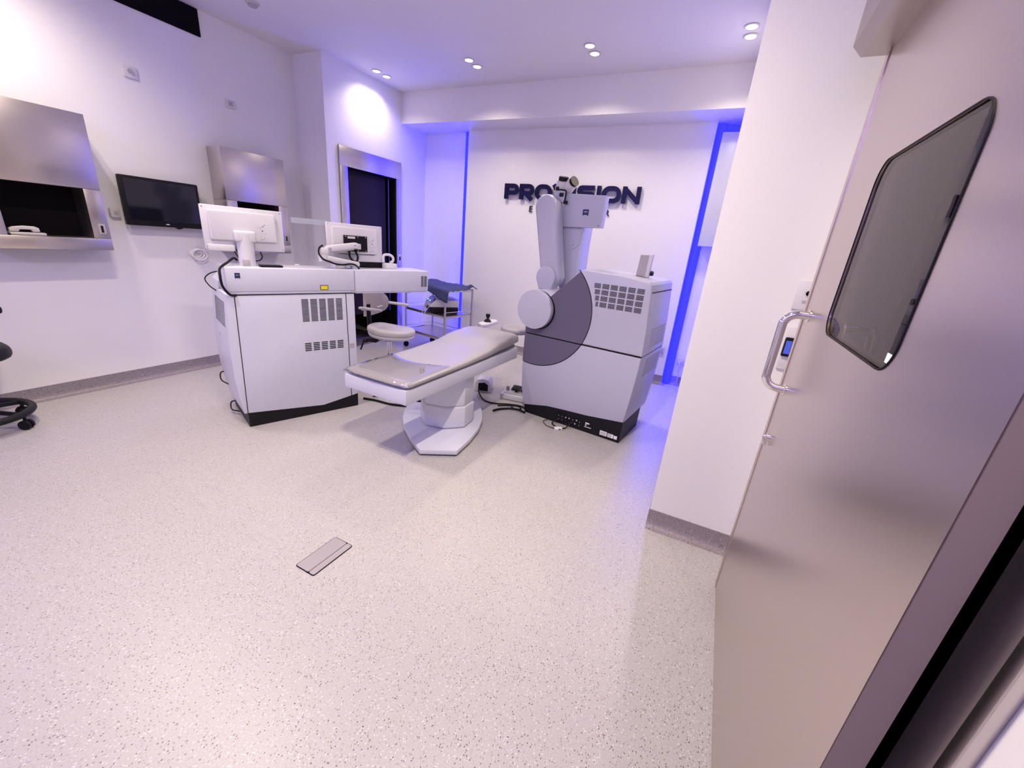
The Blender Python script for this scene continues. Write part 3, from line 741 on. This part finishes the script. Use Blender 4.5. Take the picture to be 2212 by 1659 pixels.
# drum cap and drum
b = BM(); cyl(b, (cxd-.01, -.055, czd-.002), (cxd-.01, .0, czd-.002), .160, seg=72, bev=.006); obj('drum_cap', b, RWHITE, RM)
b = BM(); cyl(b, (cxd+.000, -.006, czd-.006), (cxd+.000, -.004, czd-.006), .1635, seg=72); obj('drum_gap', b, BLACK, RM)
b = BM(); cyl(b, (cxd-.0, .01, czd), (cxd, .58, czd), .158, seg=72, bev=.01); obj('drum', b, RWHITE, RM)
# vents
b = BM()
for c in range(6):
    for r in range(4):
        x1 = -.018-.0665*c; x0 = x1-.054
        z0 = 1.182-.0455*r-.002*c*.0
        if c == 5: x0 = x0+.010*r+.003
        for k in range(6): box(b, x0, x1, -.0014, .001, z0+.0062*k, z0+.0062*k+.0034)
obj('vent_grille', b, SLOT, RM)
for base in (.775, .665-.032*4):
    b = BM()
    for c in range(5):
        for r in range(5):
            y0 = .16+.085*c
            for k in range(4):
                z = base+.032*r+.007*k; x = surf(right_side, z); box(b, x-.002, x+.0013, y0, y0+.066, z, z+.0035)
    obj('side_grille', b, GREYP, RM)
obj('side_seam', box(BM(), .01, .032, .03, .60, 1.195, 1.2), SLOT, RM)
# base connectors, labels
pl_ = obj('connector_panel', box(BM(), -.56, -.36, -.002, .004, .028, .098), BLACK, RM)
b = BM(); rs = random.Random(11)
for i in range(14): 
    x = -.54+.19*(i % 7)/6+rs.uniform(-.006, .006); z = .045+.035*(i//7)+rs.uniform(-.005, .005)
    cyl(b, (x, -.012, z), (x, -.001, z), rs.uniform(.003, .007), seg=10)
obj('connector', b, CHROME, pl_)
b = BM()
b.free()
for q in ((-.30, -.265, .078, .088), (-.30, -.288, .062, .07), (-.305, -.245, .048, .0515)): obj('white_marking', box(BM(), q[0], q[1], -.0012, .003, q[2], q[3]), PAPER, RM, 'white printed marking on the black base')
for q in ((-.165, -.105, .025, .062), (-.098, -.05, .026, .058), (-.045, -.018, .026, .054)): lb = obj('rating_label', box(BM(), q[0], q[1], -.0012, .003, q[2], q[3]), PAPER, RM, 'white label on the black base')
b = BM()
for z in (.033, .042, .051): box(b, -.16, -.112, -.0018, -.001, z, z+.003); box(b, -.094, -.066, -.0018, -.001, z, z+.003)
obj('label_print', b, INK, lb)
obj('connector_cable', tube(BM(), [(-.53, -.006, .05), (-.58, -.05, .012), (-.52, -.09, .008), (-.45, -.07, .008), (-.42, -.01, .05)], .005), RUBBER, RM)
b = tube(BM(), [(-.60, -.006, .03), (-.66, -.06, .006), (-.58, -.13, .005), (-.48, -.12, .006)], .003)
obj('connector_cable', b, RUBBER, RM)
# jointed arm
el = (-.925, 1.195)
b = BM(); prism(b, arc(el[0], el[1], .092, -28, 208, 26)+[(el[0]-.055, 1.088), (el[0]+.07, 1.088)], .165, .29, 'y', .012, 3)
ar = obj('elbow', b, RWHITE, RM)
b = BM()
tA, tB = Vector((-1.022, 1.752)), Vector((-.908, 1.20)); dd = (tB-tA); L_ = dd.length; ang = math.atan2(dd.y, dd.x)
t_ = bmesh.new(); prism(t_, arc(L_, 0, .090, -90, 90, 16)+arc(0, 0, .100, 90, 270, 20), -.075, .075, 'y', .034, 4)
bmesh.ops.transform(t_, matrix=Matrix.Translation((tA.x, .275, tA.y)) @ Matrix.Rotation(-ang, 4, 'Y'), verts=t_.verts); merge(b, t_)
obj('lever_arm', b, RWHITE, RM)
b = BM(); cyl(b, (el[0]+.015, .20, el[1]+.092), (el[0]+.033, .20, el[1]+.082), .004); obj('elbow_rim', b, CHROME, ar)
# column with head box
b = prism(BM(), [(-.895, 1.08), (-.735, 1.08), (-.742, 1.30), (-.742, 1.46), (-.735, 1.63), (-.95, 1.63), (-.93, 1.45), (-.905, 1.3)], .38, .60, 'y', .012)
cm = obj('column', b, RWHITE, RM)
b = BM(); cyl(b, (-.838, .376, 1.535), (-.838, .381, 1.535), .100, seg=48); obj('joint_disc', b, RWHITE, cm)
b = BM(); tube(b, [(-.838+.101*math.cos(a*math.pi/24), .3795, 1.535+.101*math.sin(a*math.pi/24)) for a in range(48)], .0015, 6, closed=True); obj('joint_seam', b, GREYP, cm)
b = BM(); cyl(b, (-.80, .374, 1.475), (-.80, .377, 1.475), .004, seg=10); obj('screw', b, INK, cm)
hb = obj('head_box', prism(BM(), [(-.957, 1.612), (-.566, 1.622), (-.557, 1.862), (-.945, 1.876)], .345, .425, 'y', .006), RWHITE, RM)
b = prism(BM(), [(-.738, 1.708), (-.725, 1.7125), (-.712, 1.714), (-.699, 1.7125), (-.686, 1.708), (-.686, 1.756), (-.738, 1.756)], .343, .3455, 'y'); e2 = obj('emblem', b, DKBLUE, hb)
obj('emblem_lettering', add_text(BM(), 'ZEISS', .013, .0006, Matrix.Translation((-.711, .3425, 1.737)) @ FACE_Y), PAPER, e2)
for p in ((-.94, 1.640), (-.585, 1.636)): obj('screw', cyl(BM(), (p[0], .343, p[1]), (p[0], .3455, p[1]), .005, seg=10), INK, hb)
# microscope head behind the arm
mh = obj('microscope_body', box(BM(), -1.02, -.915, .33, .45, 1.74, 1.895, .008), RWHITE, RM)
b = BM()
cyl(b, (-.975, .39, 1.90), (-.960, .36, 1.975), .055, .052); cyl(b, (-.945, .40, 1.905), (-.868, .36, 1.957), .052, .045); box(b, -1.035, -.91, .36, .43, 1.885, 1.94, .015)
obj('binocular_tube', b, WPLAS, mh)
obj('eyecup', cyl(BM(), (-.958, .36, 1.975), (-.954, .355, 2.0), .044, .040), BLACK, mh); obj('eyecup', cyl(BM(), (-.868, .36, 1.957), (-.848, .352, 1.967), .040, .042), BLACK, mh)
for q in ((-.965, -.925, .322, .331, 1.845, 1.875, .005), (-.918, -.878, .318, .332, 1.79, 1.815, .006), (-.955, -.93, .322, .331, 1.79, 1.803, .003), (-1.005, -.975, .322, .345, 1.893, 1.922, .004)):
    obj('adjusting_knob', box(BM(), *q), BLACK, mh)
obj('microscope_cable', tube(BM(), [(-.985, .33, 1.90), (-.92, .325, 1.895), (-.905, .33, 1.88), (-.908, .33, 1.815)], .005, 8), BLACK, mh)
b = BM(); cyl(b, (-.95, .35, 1.66), (-.95, .35, 1.74), .018, .03); box(b, -1.0, -.92, .32, .38, 1.68, 1.71, .006); obj('objective', b, LGREY, mh)
b = BM(); cyl(b, (-.962, .33, 1.64), (-.962, .33, 1.67), .013, .016); obj('objective_tip', b, BLACK, mh)
# small display standing on top
ds = thing('touch_display', 'small grey upright display with white casing on top of the right console', 'display', (-.432, 3.03, 0), math.atan2(-.121, .9926))
obj('casing', prism(BM(), [(-.206, 1.2880), (-.108, 1.2795), (-.100, 1.452), (-.196, 1.448)], .335, .375, 'y', .004), WPLAS, ds)
obj('screen', prism(BM(), [(-.204, 1.292), (-.135, 1.288), (-.130, 1.446), (-.194, 1.443)], .331, .3352, 'y'), GREYP, ds, 'grey front panel')
b = BM(); cyl(b, (-.10, .36, 1.315), (-.080, .36, 1.315), .02, .016); obj('side_knob', b, BLACK, ds)

# ------------------------------------------------------------------ patient bed
BED = thing('patient_bed', 'cream padded patient bed on a white swivel pedestal between the two white machines', 'bed', (-1.745, 2.56, 0), 0)
# pedestal foot: rounded plate with a blunt nose towards the viewer
fa = math.atan2(.138, .215)                                   # direction of the blunt front edge
ux, uy = math.cos(fa), math.sin(fa); ax_, ay_ = -uy, ux
def FP(q, r): return (-.075+ux*q+ax_*r, .02+uy*q+ay_*r)
foot = [FP(-.128, -.645), FP(.128, -.645), FP(.22, -.46), FP(.29, -.27), FP(.324, -.10), FP(.328, .05)]
foot += [FP(.328*math.cos(R(a)), .05+.40*math.sin(R(a))) for a in range(12, 180, 12)]
foot += [FP(-.328, .05), FP(-.324, -.10), FP(-.29, -.27), FP(-.22, -.46)]
obj('pedestal_foot', prism(BM(), foot, .012, .05, 'z', .008), WHITE, BED)
inner = [(-.075+(p[0]+.075)*.97, .02+(p[1]-.02)*.97) for p in foot]
obj('foot_gasket', prism(BM(), inner, 0, .0118, 'z'), BLACK, BED)
colp = [(-.040, -.280), (.120, -.240), (.228, -.126), (.215, .02), (.10, .10), (-.10, .06), (-.165, -.08), (-.135, -.21)]
def CP(p, k=1.): return (.03+k*(p[0]-.03), -.09+k*(p[1]+.09))
obj('column_skirt', prism(BM(), [CP(p, .99) for p in colp], .0505, .235, 'z', .02, 3), WHITE, BED)
obj('column', prism(BM(), [CP(p, .95) for p in colp], .236, .462, 'z', .004), WHITE, BED)
# tabletop frame and cushion (along y, slightly turned)
rb = R(-1.2)
def turn(bm): bmesh.ops.rotate(bm, cent=(0, 0, 0), matrix=Matrix.Rotation(rb, 3, 'Z'), verts=bm.verts); return bm
BX0, BX1, BY0, BY1 = -.272, .247, -.80, .78
obj('bed_frame', turn(prism(BM(), [(BX0, BY0), (BX1, BY0), (BX1, BY1-.12), (BX1-.1, BY1), (BX0+.1, BY1), (BX0, BY1-.12)], .462, .558, 'z', .006)), WHITE, BED)
def bed_top(y):
    """height of the cushion centre line along the bed"""
    pts = [(-.80, .600), (-.50, .606), (-.20, .612), (.10, .630), (.36, .676), (.58, .694), (.70, .676), (.80, .632)]
    for (a, za), (c, zc) in zip(pts, pts[1:]):
        if y <= c:
            u_ = (y-a)/(c-a); u_ = u_*u_*(3-2*u_)*.5+u_*.5; return za+(zc-za)*u_
    return pts[-1][1]
def cushion():
    b = BM(); NY, NX = 44, 22; y0, y1 = BY0-.012, BY1+.01; rings = []
    for i in range(NY+1):
        v = i/NY; y = y0+(y1-y0)*v
        e = min(1., min(y-y0, y1-y)/.055); ef = math.sqrt(max(0, 1-(1-e)**2))
        wfac = 1. if v < .75 else 1-.22*((v-.75)/.25)**2
        hw = ((BX1-BX0)/2+.008)*wfac; cx = (BX0+BX1)/2; hb = .560+max(0, bed_top(y)-.612)*.25; ht = bed_top(y); row = []
        for k in range(NX):
            a = 2*math.pi*k/NX; c_, s_ = math.cos(a), math.sin(a)
            px = cx+hw*(1-.03*(1-ef))*math.copysign(abs(c_)**.28, c_)
            h2 = (ht-hb)/2; pz = hb+h2*1.0+h2*max(.05, ef)*math.copysign(abs(s_)**.55, s_)
            row.append(b.verts.new((px, y, pz)))
        rings.append(row)
    for A, B in zip(rings, rings[1:]):
        for k in range(NX): b.faces.new((A[k], A[(k+1) % NX], B[(k+1) % NX], B[k]))
    b.faces.new(rings[0]); b.faces.new(rings[-1][::-1]); bmesh.ops.recalc_face_normals(b, faces=b.faces[:])
    return turn(b)
cu = obj('cushion', cushion(), PADDING, BED, sharp=80, sub=1)
# clear film over the foot end
def film():
    b = BM(); NX, NY = 16, 14; G = []
    for i in range(NY+1):
        row = []
        for k in range(NX+1):
            u_ = k/NX; x = BX0-.012+(BX1-BX0+.024)*u_
            far = -.36-.10*math.sin(math.pi*u_)+.04*u_
            y = BY0-.020+(far-(BY0-.020))*(i/NY)
            e = min(1., (y-(BY0-.02))/.055); e2_ = min(1., min(u_, 1-u_)/.07)
            z = .585+(bed_top(y)-.585+.0045)*math.sqrt(max(0, 1-(1-e)**2))*math.sqrt(max(0, 1-(1-e2_)**2))
            z += .0015*math.sin(9*u_+3*i/NY)
            row.append(b.verts.new((x, y, z)))
        G.append(row)
    for A, B in zip(G, G[1:]):
        for k in range(NX): b.faces.new((A[k], A[k+1], B[k+1], B[k]))
    return turn(b)
fo = obj('plastic_cover', film(), FILM, BED, 'clear plastic cover over the foot end', sharp=80)
md = fo.modifiers.new('solid', 'SOLIDIFY'); md.thickness = .0008
# headrest
b = BM(); lathe(b, [(0, .042), (.06, .040), (.10, .052), (.128, .060), (.150, .048), (.156, .025), (.145, .004), (.10, -.006), (0, -.008)], (.085, .965, .622), 32)
obj('headrest', b, PADDING, BED, sub=1, sharp=80)
b = BM(); box(b, -.03, .12, .70, .95, .565, .612, .006); obj('headrest_bracket', b, WHITE, BED)
# joystick tray on the far side
b = prism(BM(), [(-.385, 1.02), (-.30, .94), (-.27, 1.0), (-.285, 1.27), (-.34, 1.33), (-.40, 1.28)], .605, .640, 'z', .010)
jt = obj('joystick_tray', b, WPLAS, BED)
b = BM(); cyl(b, (-.335, 1.13, .640), (-.335, 1.13, .668), .042, .022); cyl(b, (-.335, 1.13, .668), (-.335, 1.13, .690), .011); cyl(b, (-.335, 1.13, .685), (-.335, 1.13, .722), .020, .024, bev=.004)
obj('joystick', b, BLACK, jt)
b = tube(BM(), [(-.36, 1.01, .615), (-.38, .96, .610), (-.37, .88, .58), (-.26, .80, .54), (-.2, .74, .53)], .011); obj('tray_arm', b, CHROME, jt)
b = BM()
tube(b, [(-.20, -.02, .17), (-.28, -.06, .175), (-.33, -.10, .16), (-.30, -.11, .145), (-.21, -.06, .145)], .006); cyl(b, (-.205, -.04, .17), (-.265, -.055, .174), .011); cyl(b, (-.205, -.07, .145), (-.27, -.095, .145), .011)
obj('pedestal_plug', b, BLACK, BED)

# ------------------------------------------------------------------ foot controls and cables on the floor
t = thing('foot_switch', 'white hooded foot switch on the floor behind the bed pedestal', 'foot switch', (-1.885, 3.33, 0), R(20))
b = prism(BM(), [(-.075, 0), (.075, 0), (.080, .085), (.055, .125), (.0, .138), (-.055, .125), (-.080, .085)], 0, .17, 'y', .008)
obj('hood', b, WPLAS, t)
obj('pedal_opening', prism(BM(), [(-.045, .012), (.055, .012), (.055, .075), (.02, .10), (-.045, .09)], -.002, .002, 'y'), BLACK, t)
b = tube(BM(), [(-.01, -.0, .04), (-.03, -.05, .03), (.05, -.22, .008), (.16, -.28, .007), (.30, -.26, .007), (.42, -.27, .007), (.50, -.38, .007)], .007, 8)
obj('foot_switch_cable', b, RUBBER, t)
t = thing('foot_pedal', 'low white foot pedal unit with black pedals on the floor beside the right console', 'foot pedal', (-1.545, 3.40, 0), R(8))
b = box(BM(), -.13, .13, -.10, .10, .002, .055, .010); obj('base', b, WPLAS, t)
b = BM(); box(b, -.10, .10, -.075, -.045, .055, .06, .002); obj('base_slot', b, GREYP, t)
for x, rz_ in ((.0, 1), (.095, 1)):
    b = BM(); cyl(b, (x, .02, .055), (x, .02, .085), .012, .02); box(b, x-.045, x+.045, -.02, .07, .085, .100, .004, rot=Matrix.Rotation(R(12), 4, 'X')); obj('pedal', b, BLACK, t)
b = BM(); cyl(b, (-.095, .03, .055), (-.095, .03, .095), .016); obj('knob', b, GREYP, t)
def floor_cable(pts, r, label):
    o = obj('floor_cable', tube(BM(), [(p[0], p[1], r+.0005+(p[2] if len(p) > 2 else 0)) for p in pts], r, 8), RUBBER); return tag(o, label, 'cable', 'cables on the floor')
floor_cable([(-2.62, 2.47), (-2.50, 2.50), (-2.35, 2.515), (-2.20, 2.58), (-2.13, 2.66)], .010, 'thick black cable from the left machine to the bed pedestal')
floor_cable([(-2.60, 2.56), (-2.52, 2.66), (-2.40, 2.64), (-2.28, 2.70), (-2.16, 2.80)], .005, 'thin pale-edged black cable curling beside the left machine plinth')
floor_cable([(-1.55, 2.96), (-1.52, 3.03), (-1.45, 3.10), (-1.38, 3.12), (-1.30, 3.10)], .010, 'black cable entering under the right console base')
floor_cable([(-1.58, 3.10), (-1.50, 3.16), (-1.42, 3.20), (-1.37, 3.17), (-1.40, 3.12), (-1.46, 3.15)], .006, 'black cable looped at the left corner of the right console')
t = thing('cable_adapter', 'small white cable adapter lying before the right console base', 'adapter', (-.925, 2.97, .002), R(25))
obj('body', box(BM(), -.035, .03, -.015, .015, 0, .022, .004), PAPER, t)
obj('port', box(BM(), .0, .02, -.0158, -.0148, .006, .015), INK, t)

# ------------------------------------------------------------------ floor plate
t = thing('floor_box', 'rectangular steel floor outlet cover set in the foreground floor', 'floor outlet', (-1.35, 1.004, 0), 0)
obj('frame', prism(BM(), rrect(-.059, .059, -.110, .110, .010, 4), .0005, .003, 'z'), VOID, t)
obj('lid', prism(BM(), rrect(-.056, .022, -.107, .107, .008, 4), .001, .005, 'z', .001, 1), OUTLET, t)
obj('flap', prism(BM(), rrect(.0245, .056, -.107, .107, .008, 4), .001, .005, 'z', .001, 1), OUTLET, t)

# ------------------------------------------------------------------ trolley with drape and device
TR = thing('instrument_trolley', 'steel three-shelf trolley in front of the blue-lit back wall', 'trolley', (-3.587, 4.162, 0), math.atan2(-.162, .737))
TW, TD = .755, .455
b = BM()
for i, z in enumerate((.245, .530, .840)):
    s = BM(); box(s, .0, TW, .0, TD, z, z+.006); box(s, 0, TW, 0, .008, z-.022, z+.006); box(s, 0, TW, TD-.008, TD, z-.022, z+.006); box(s, 0, .008, 0, TD, z-.022, z+.006); box(s, TW-.008, TW, 0, TD, z-.022, z+.006)
    obj('shelf', s, STEELH, TR)
    if i < 2:
        g = BM(); tube(g, [(0, 0, z+.05), (0, TD, z+.05), (TW, TD, z+.05), (TW, 0, z+.05)], .004, 8, 1); obj('guard_rail', g, CHROME, TR)
for x in (0, TW):
    for y in (0, TD):
        lg = obj('leg', cyl(BM(), (x, y, .09), (x, y, .85), .0125, seg=16), STEEL, TR)
        c_ = BM(); cyl(c_, (x-.012, y, .035), (x+.012, y, .035), .035, seg=20); box(c_, x-.018, x+.018, y-.012, y+.012, .05, .09, .004); obj('caster', c_, RUBBER, lg)
# drape: sheet with folds hanging over the front-left edge
def drape():
    b = BM(); NX, NY = 46, 30; G = []
    for j in range(NY+1):
        row = []
        for i in range(NX+1):
            u_, v = i/NX, j/NY
            x = -.05+(TW+.12)*u_; y = -.10+(TD+.12)*v
            z = .855+.052*math.exp(-((u_-.42)/.25)**2-((v-.55)/.35)**2)+.012*math.sin(13*u_+5*v)*(1-abs(2*v-1))+.009*abs(math.sin(19*v-8*u_))+.010*math.sin(8*u_*v+2)+.006*abs(math.sin(26*u_+9*v+3*math.sin(5*v)))
            z += .05*math.exp(-((u_-.97)/.05)**2-((v-.85)/.12)**2)
            if y < 0:
                hang = (-y)/.10; z = .858-.115*hang*(.80+.35*math.sin(7*u_+1.)) + .004*math.sin(25*u_); y = -.014-.022*hang-.012*math.sin(16*u_)*hang
            if x > TW: z -= .25*(x-TW)
            if x < 0: z -= .5*(-x)
            row.append(b.verts.new((x, y, max(z, .85) if (0 <= x <= TW and y >= 0) else z)))
        G.append(row)
    for A, B in zip(G, G[1:]):
        for k in range(NX): b.faces.new((A[k], A[k+1], B[k+1], B[k]))
    return b
dr = tag(obj('surgical_drape', drape(), DRAPE, sharp=80), 'crumpled blue surgical drape spread over the trolley top shelf', 'drape')
dr.location = (-3.587, 4.162, 0); dr.rotation_euler = (0, 0, math.atan2(-.162, .737))
md = dr.modifiers.new('solid', 'SOLIDIFY'); md.thickness = .002; md.offset = 1
dvc = thing('surgical_power_unit', 'pale and black box-shaped surgical power unit with green lamps on the middle trolley shelf', 'device', (-3.587, 4.162, .537), math.atan2(-.162, .737))
_c = Vector((.43, .22, 0)); _a = math.atan2(-.162, .737)
dvc.location += Matrix.Rotation(_a, 3, 'Z') @ _c - Matrix.Rotation(_a-R(28), 3, 'Z') @ _c; dvc.rotation_euler.z = _a-R(28)
def PU(z0, z1, bulge=0): return z0, z1
obj('lower_case', box(BM(), .28, .62, .06, .40, .004, .075, .01), BLACK, dvc)
b = prism(BM(), [(.045, .076), (.405, .076), (.405, .165), (.12, .172), (.055, .115)], .275, .625, 'x', .012, 3)
up_ = obj('upper_case', b, WPLAS, dvc)
b = prism(BM(), [(.0585, .1185), (.1165, .1692), (.1140, .1722), (.0560, .1215)], .30, .60, 'x'); fp_ = obj('front_panel', b, SCREEN, dvc)
for x in (.36, .47): obj('lamp', cyl(BM(), (x, .074, .1345), (x, .0675, .1415), .012, seg=16), GLED, fp_)
b = BM(); cyl(b, (.335, .058, .055), (.335, .03, .055), .020); obj('socket_plug', b, WPLAS, dvc)
b = tube(BM(), [(.335, .03, .055), (.38, .02, .03), (.46, -.02, .02), (.55, -.035, -.03), (.575, -.03, -.02), (.59, .02, .06), (.60, .05, .10)], .003, 8); obj('lead', b, COIL, dvc)


# ------------------------------------------------------------------ surgeon stool
ST = thing('surgeon_stool', 'cream padded surgeon stool with shell back and armrests behind the bed', 'stool', (-2.86, 3.06, 0), R(10))
def pad(bm, cx, cy, a, c, z0, z1, saddle=.0, nz=36, p=2.6):
    t = bmesh.new(); rings = []
    for (k, zf) in ((0., 0.), (.86, 0.), (.97, .14), (1., .45), (.98, .78), (.90, .95), (.75, 1.), (.5, 1.), (.25, 1.), (0., 1.)):
        if k == 0: rings.append([t.verts.new((cx, cy, z0+(z1-z0)*zf))]); continue
        row = []
        for i in range(nz):
            th = 2*math.pi*i/nz; c_, s_ = math.cos(th), math.sin(th)
            x = a*k*math.copysign(abs(c_)**(2/p), c_); y = c*k*math.copysign(abs(s_)**(2/p), s_)
            z = z0+(z1-z0)*zf+(saddle*((x/a)**2-.35)*1.0-saddle*1.1*(max(0, x/a))**3)
            row.append(t.verts.new((cx+x, cy+y, z)))
        rings.append(row)
    for A, B in zip(rings, rings[1:]):
        for i in range(nz):
            vs = []
            for v in (A[i % len(A)], A[(i+1) % len(A)], B[(i+1) % len(B)], B[i % len(B)]):
                if v not in vs: vs.append(v)
            t.faces.new(vs)
    bmesh.ops.recalc_face_normals(t, faces=t.faces[:]); merge(bm, t); return bm
obj('seat', pad(BM(), .03, 0, .235, .19, .478, .548, .030), CREAM, ST, sharp=80, sub=1)
obj('seat_shell', pad(BM(), .03, 0, .225, .182, .448, .50, .030), LGREY, ST, sharp=80)
cl_ = obj('gas_column', cyl(BM(), (0, 0, .12), (0, 0, .43), .026, seg=20), CHROME, ST)
obj('column_collar', cyl(BM(), (0, 0, .40), (0, 0, .44), .04), BLACK, ST)
for i in range(5):
    a = 2*math.pi*i/5+.3; c_, s_ = math.cos(a), math.sin(a)
    b = BM(); tube(b, [(.02*c_, .02*s_, .12), (.15*c_, .15*s_, .105), (.29*c_, .29*s_, .075)], .017, 10); lg = obj('leg', b, CHROME, ST)
    b = BM(); cyl(b, (.29*c_-.012*s_, .29*s_+.012*c_, .03), (.29*c_+.012*s_, .29*s_-.012*c_, .03), .03); cyl(b, (.29*c_, .29*s_, .03), (.29*c_, .29*s_, .075), .008); obj('caster', b, RUBBER, lg)
b = BM(); tube(b, [(-.02, 0, .43), (-.14, 0, .425), (-.205, -.0, .44), (-.225, 0, .52)], .013); cyl(b, (-.225, 0, .50), (-.235, 0, .74), .022); obj('back_post', b, BLACK, ST)
b = BM()
t_ = bmesh.new(); NU, NV = 14, 14; G = []
for j in range(NV+1):
    row = []
    for i in range(NU+1):
        th = -1.15+2.3*i/NU; v = -1+2*j/NV
        w = math.sqrt(max(.02, 1-abs(v)**2.4)); rr = .20
        row.append(t_.verts.new((-.04-rr*math.cos(th*w), rr*1.05*math.sin(th*w), .755+.135*v)))
    G.append(row)
for A, B in zip(G, G[1:]):
    for i in range(NU): t_.faces.new((A[i], A[i+1], B[i+1], B[i]))
bmesh.ops.solidify(t_, geom=t_.faces[:], thickness=.025); merge(b, t_)
obj('back_shell', b, mat('beige_shell', (.60, .55, .54), .4, var=.02), ST, sharp=80)
b = BM()
box(b, -.18, .06, -.235, -.19, .725, .75, .011, 3); tube(b, [(-.20, -.10, .70), (-.17, -.18, .715), (-.15, -.212, .728)], .010)
obj('armrest', b, CREAM, ST)
b = BM()
box(b, -.18, .10, .19, .235, .735, .760, .011, 3); tube(b, [(-.20, .10, .70), (-.17, .18, .72), (-.15, .212, .738)], .010)
obj('armrest', b, CREAM, ST)
b = BM(); tube(b, [(-.05, -.03, .425), (-.12, -.10, .41), (-.19, -.14, .385)], .009); tube(b, [(-.19, -.14, .42), (-.2, -.16, .36), (-.215, -.17, .31)], .008); box(b, -.18, -.06, -.14, -.09, .395, .425, .006)
obj('adjusting_lever', b, BLACK, ST)

# ------------------------------------------------------------------ black stool at the left edge
BS = thing('black_drafting_stool', 'black stool with ring base on casters at the left edge of the room', 'stool', (-4.08, .60, 0), 0)
b = BM(); tube(b, [(.25*math.cos(a*math.pi/24), .25*math.sin(a*math.pi/24), .105) for a in range(48)], .022, 12, closed=True); obj('ring_base', b, BLKTXT, BS)
for i in range(5):
    a = 2*math.pi*i/5+.72; c_, s_ = math.cos(a), math.sin(a)
    lg = obj('leg', tube(BM(), [(0, 0, .13), (.12*c_, .12*s_, .12), (.245*c_, .245*s_, .10)], .015, 10), BLACK, BS)
    b = BM()
    for o_ in (-.014, .014): cyl(b, (.25*c_+(o_-.008)*-s_, .25*s_+(o_-.008)*c_, .032), (.25*c_+(o_+.008)*-s_, .25*s_+(o_+.008)*c_, .032), .032)
    cyl(b, (.25*c_, .25*s_, .03), (.25*c_, .25*s_, .10), .009); obj('caster', b, RUBBER, lg)
obj('gas_column', cyl(BM(), (0, 0, .10), (0, 0, .47), .025), BLACK, BS)
obj('seat', pad(BM(), 0, 0, .245, .24, .465, .555, .0), BLKTXT, BS, sharp=80, sub=1)
b = BM(); box(b, .12, .20, .04, .225, .765, .815, .018, 3); box(b, .145, .175, .06, .10, .47, .77, .006); obj('armrest', b, BLACK, BS)
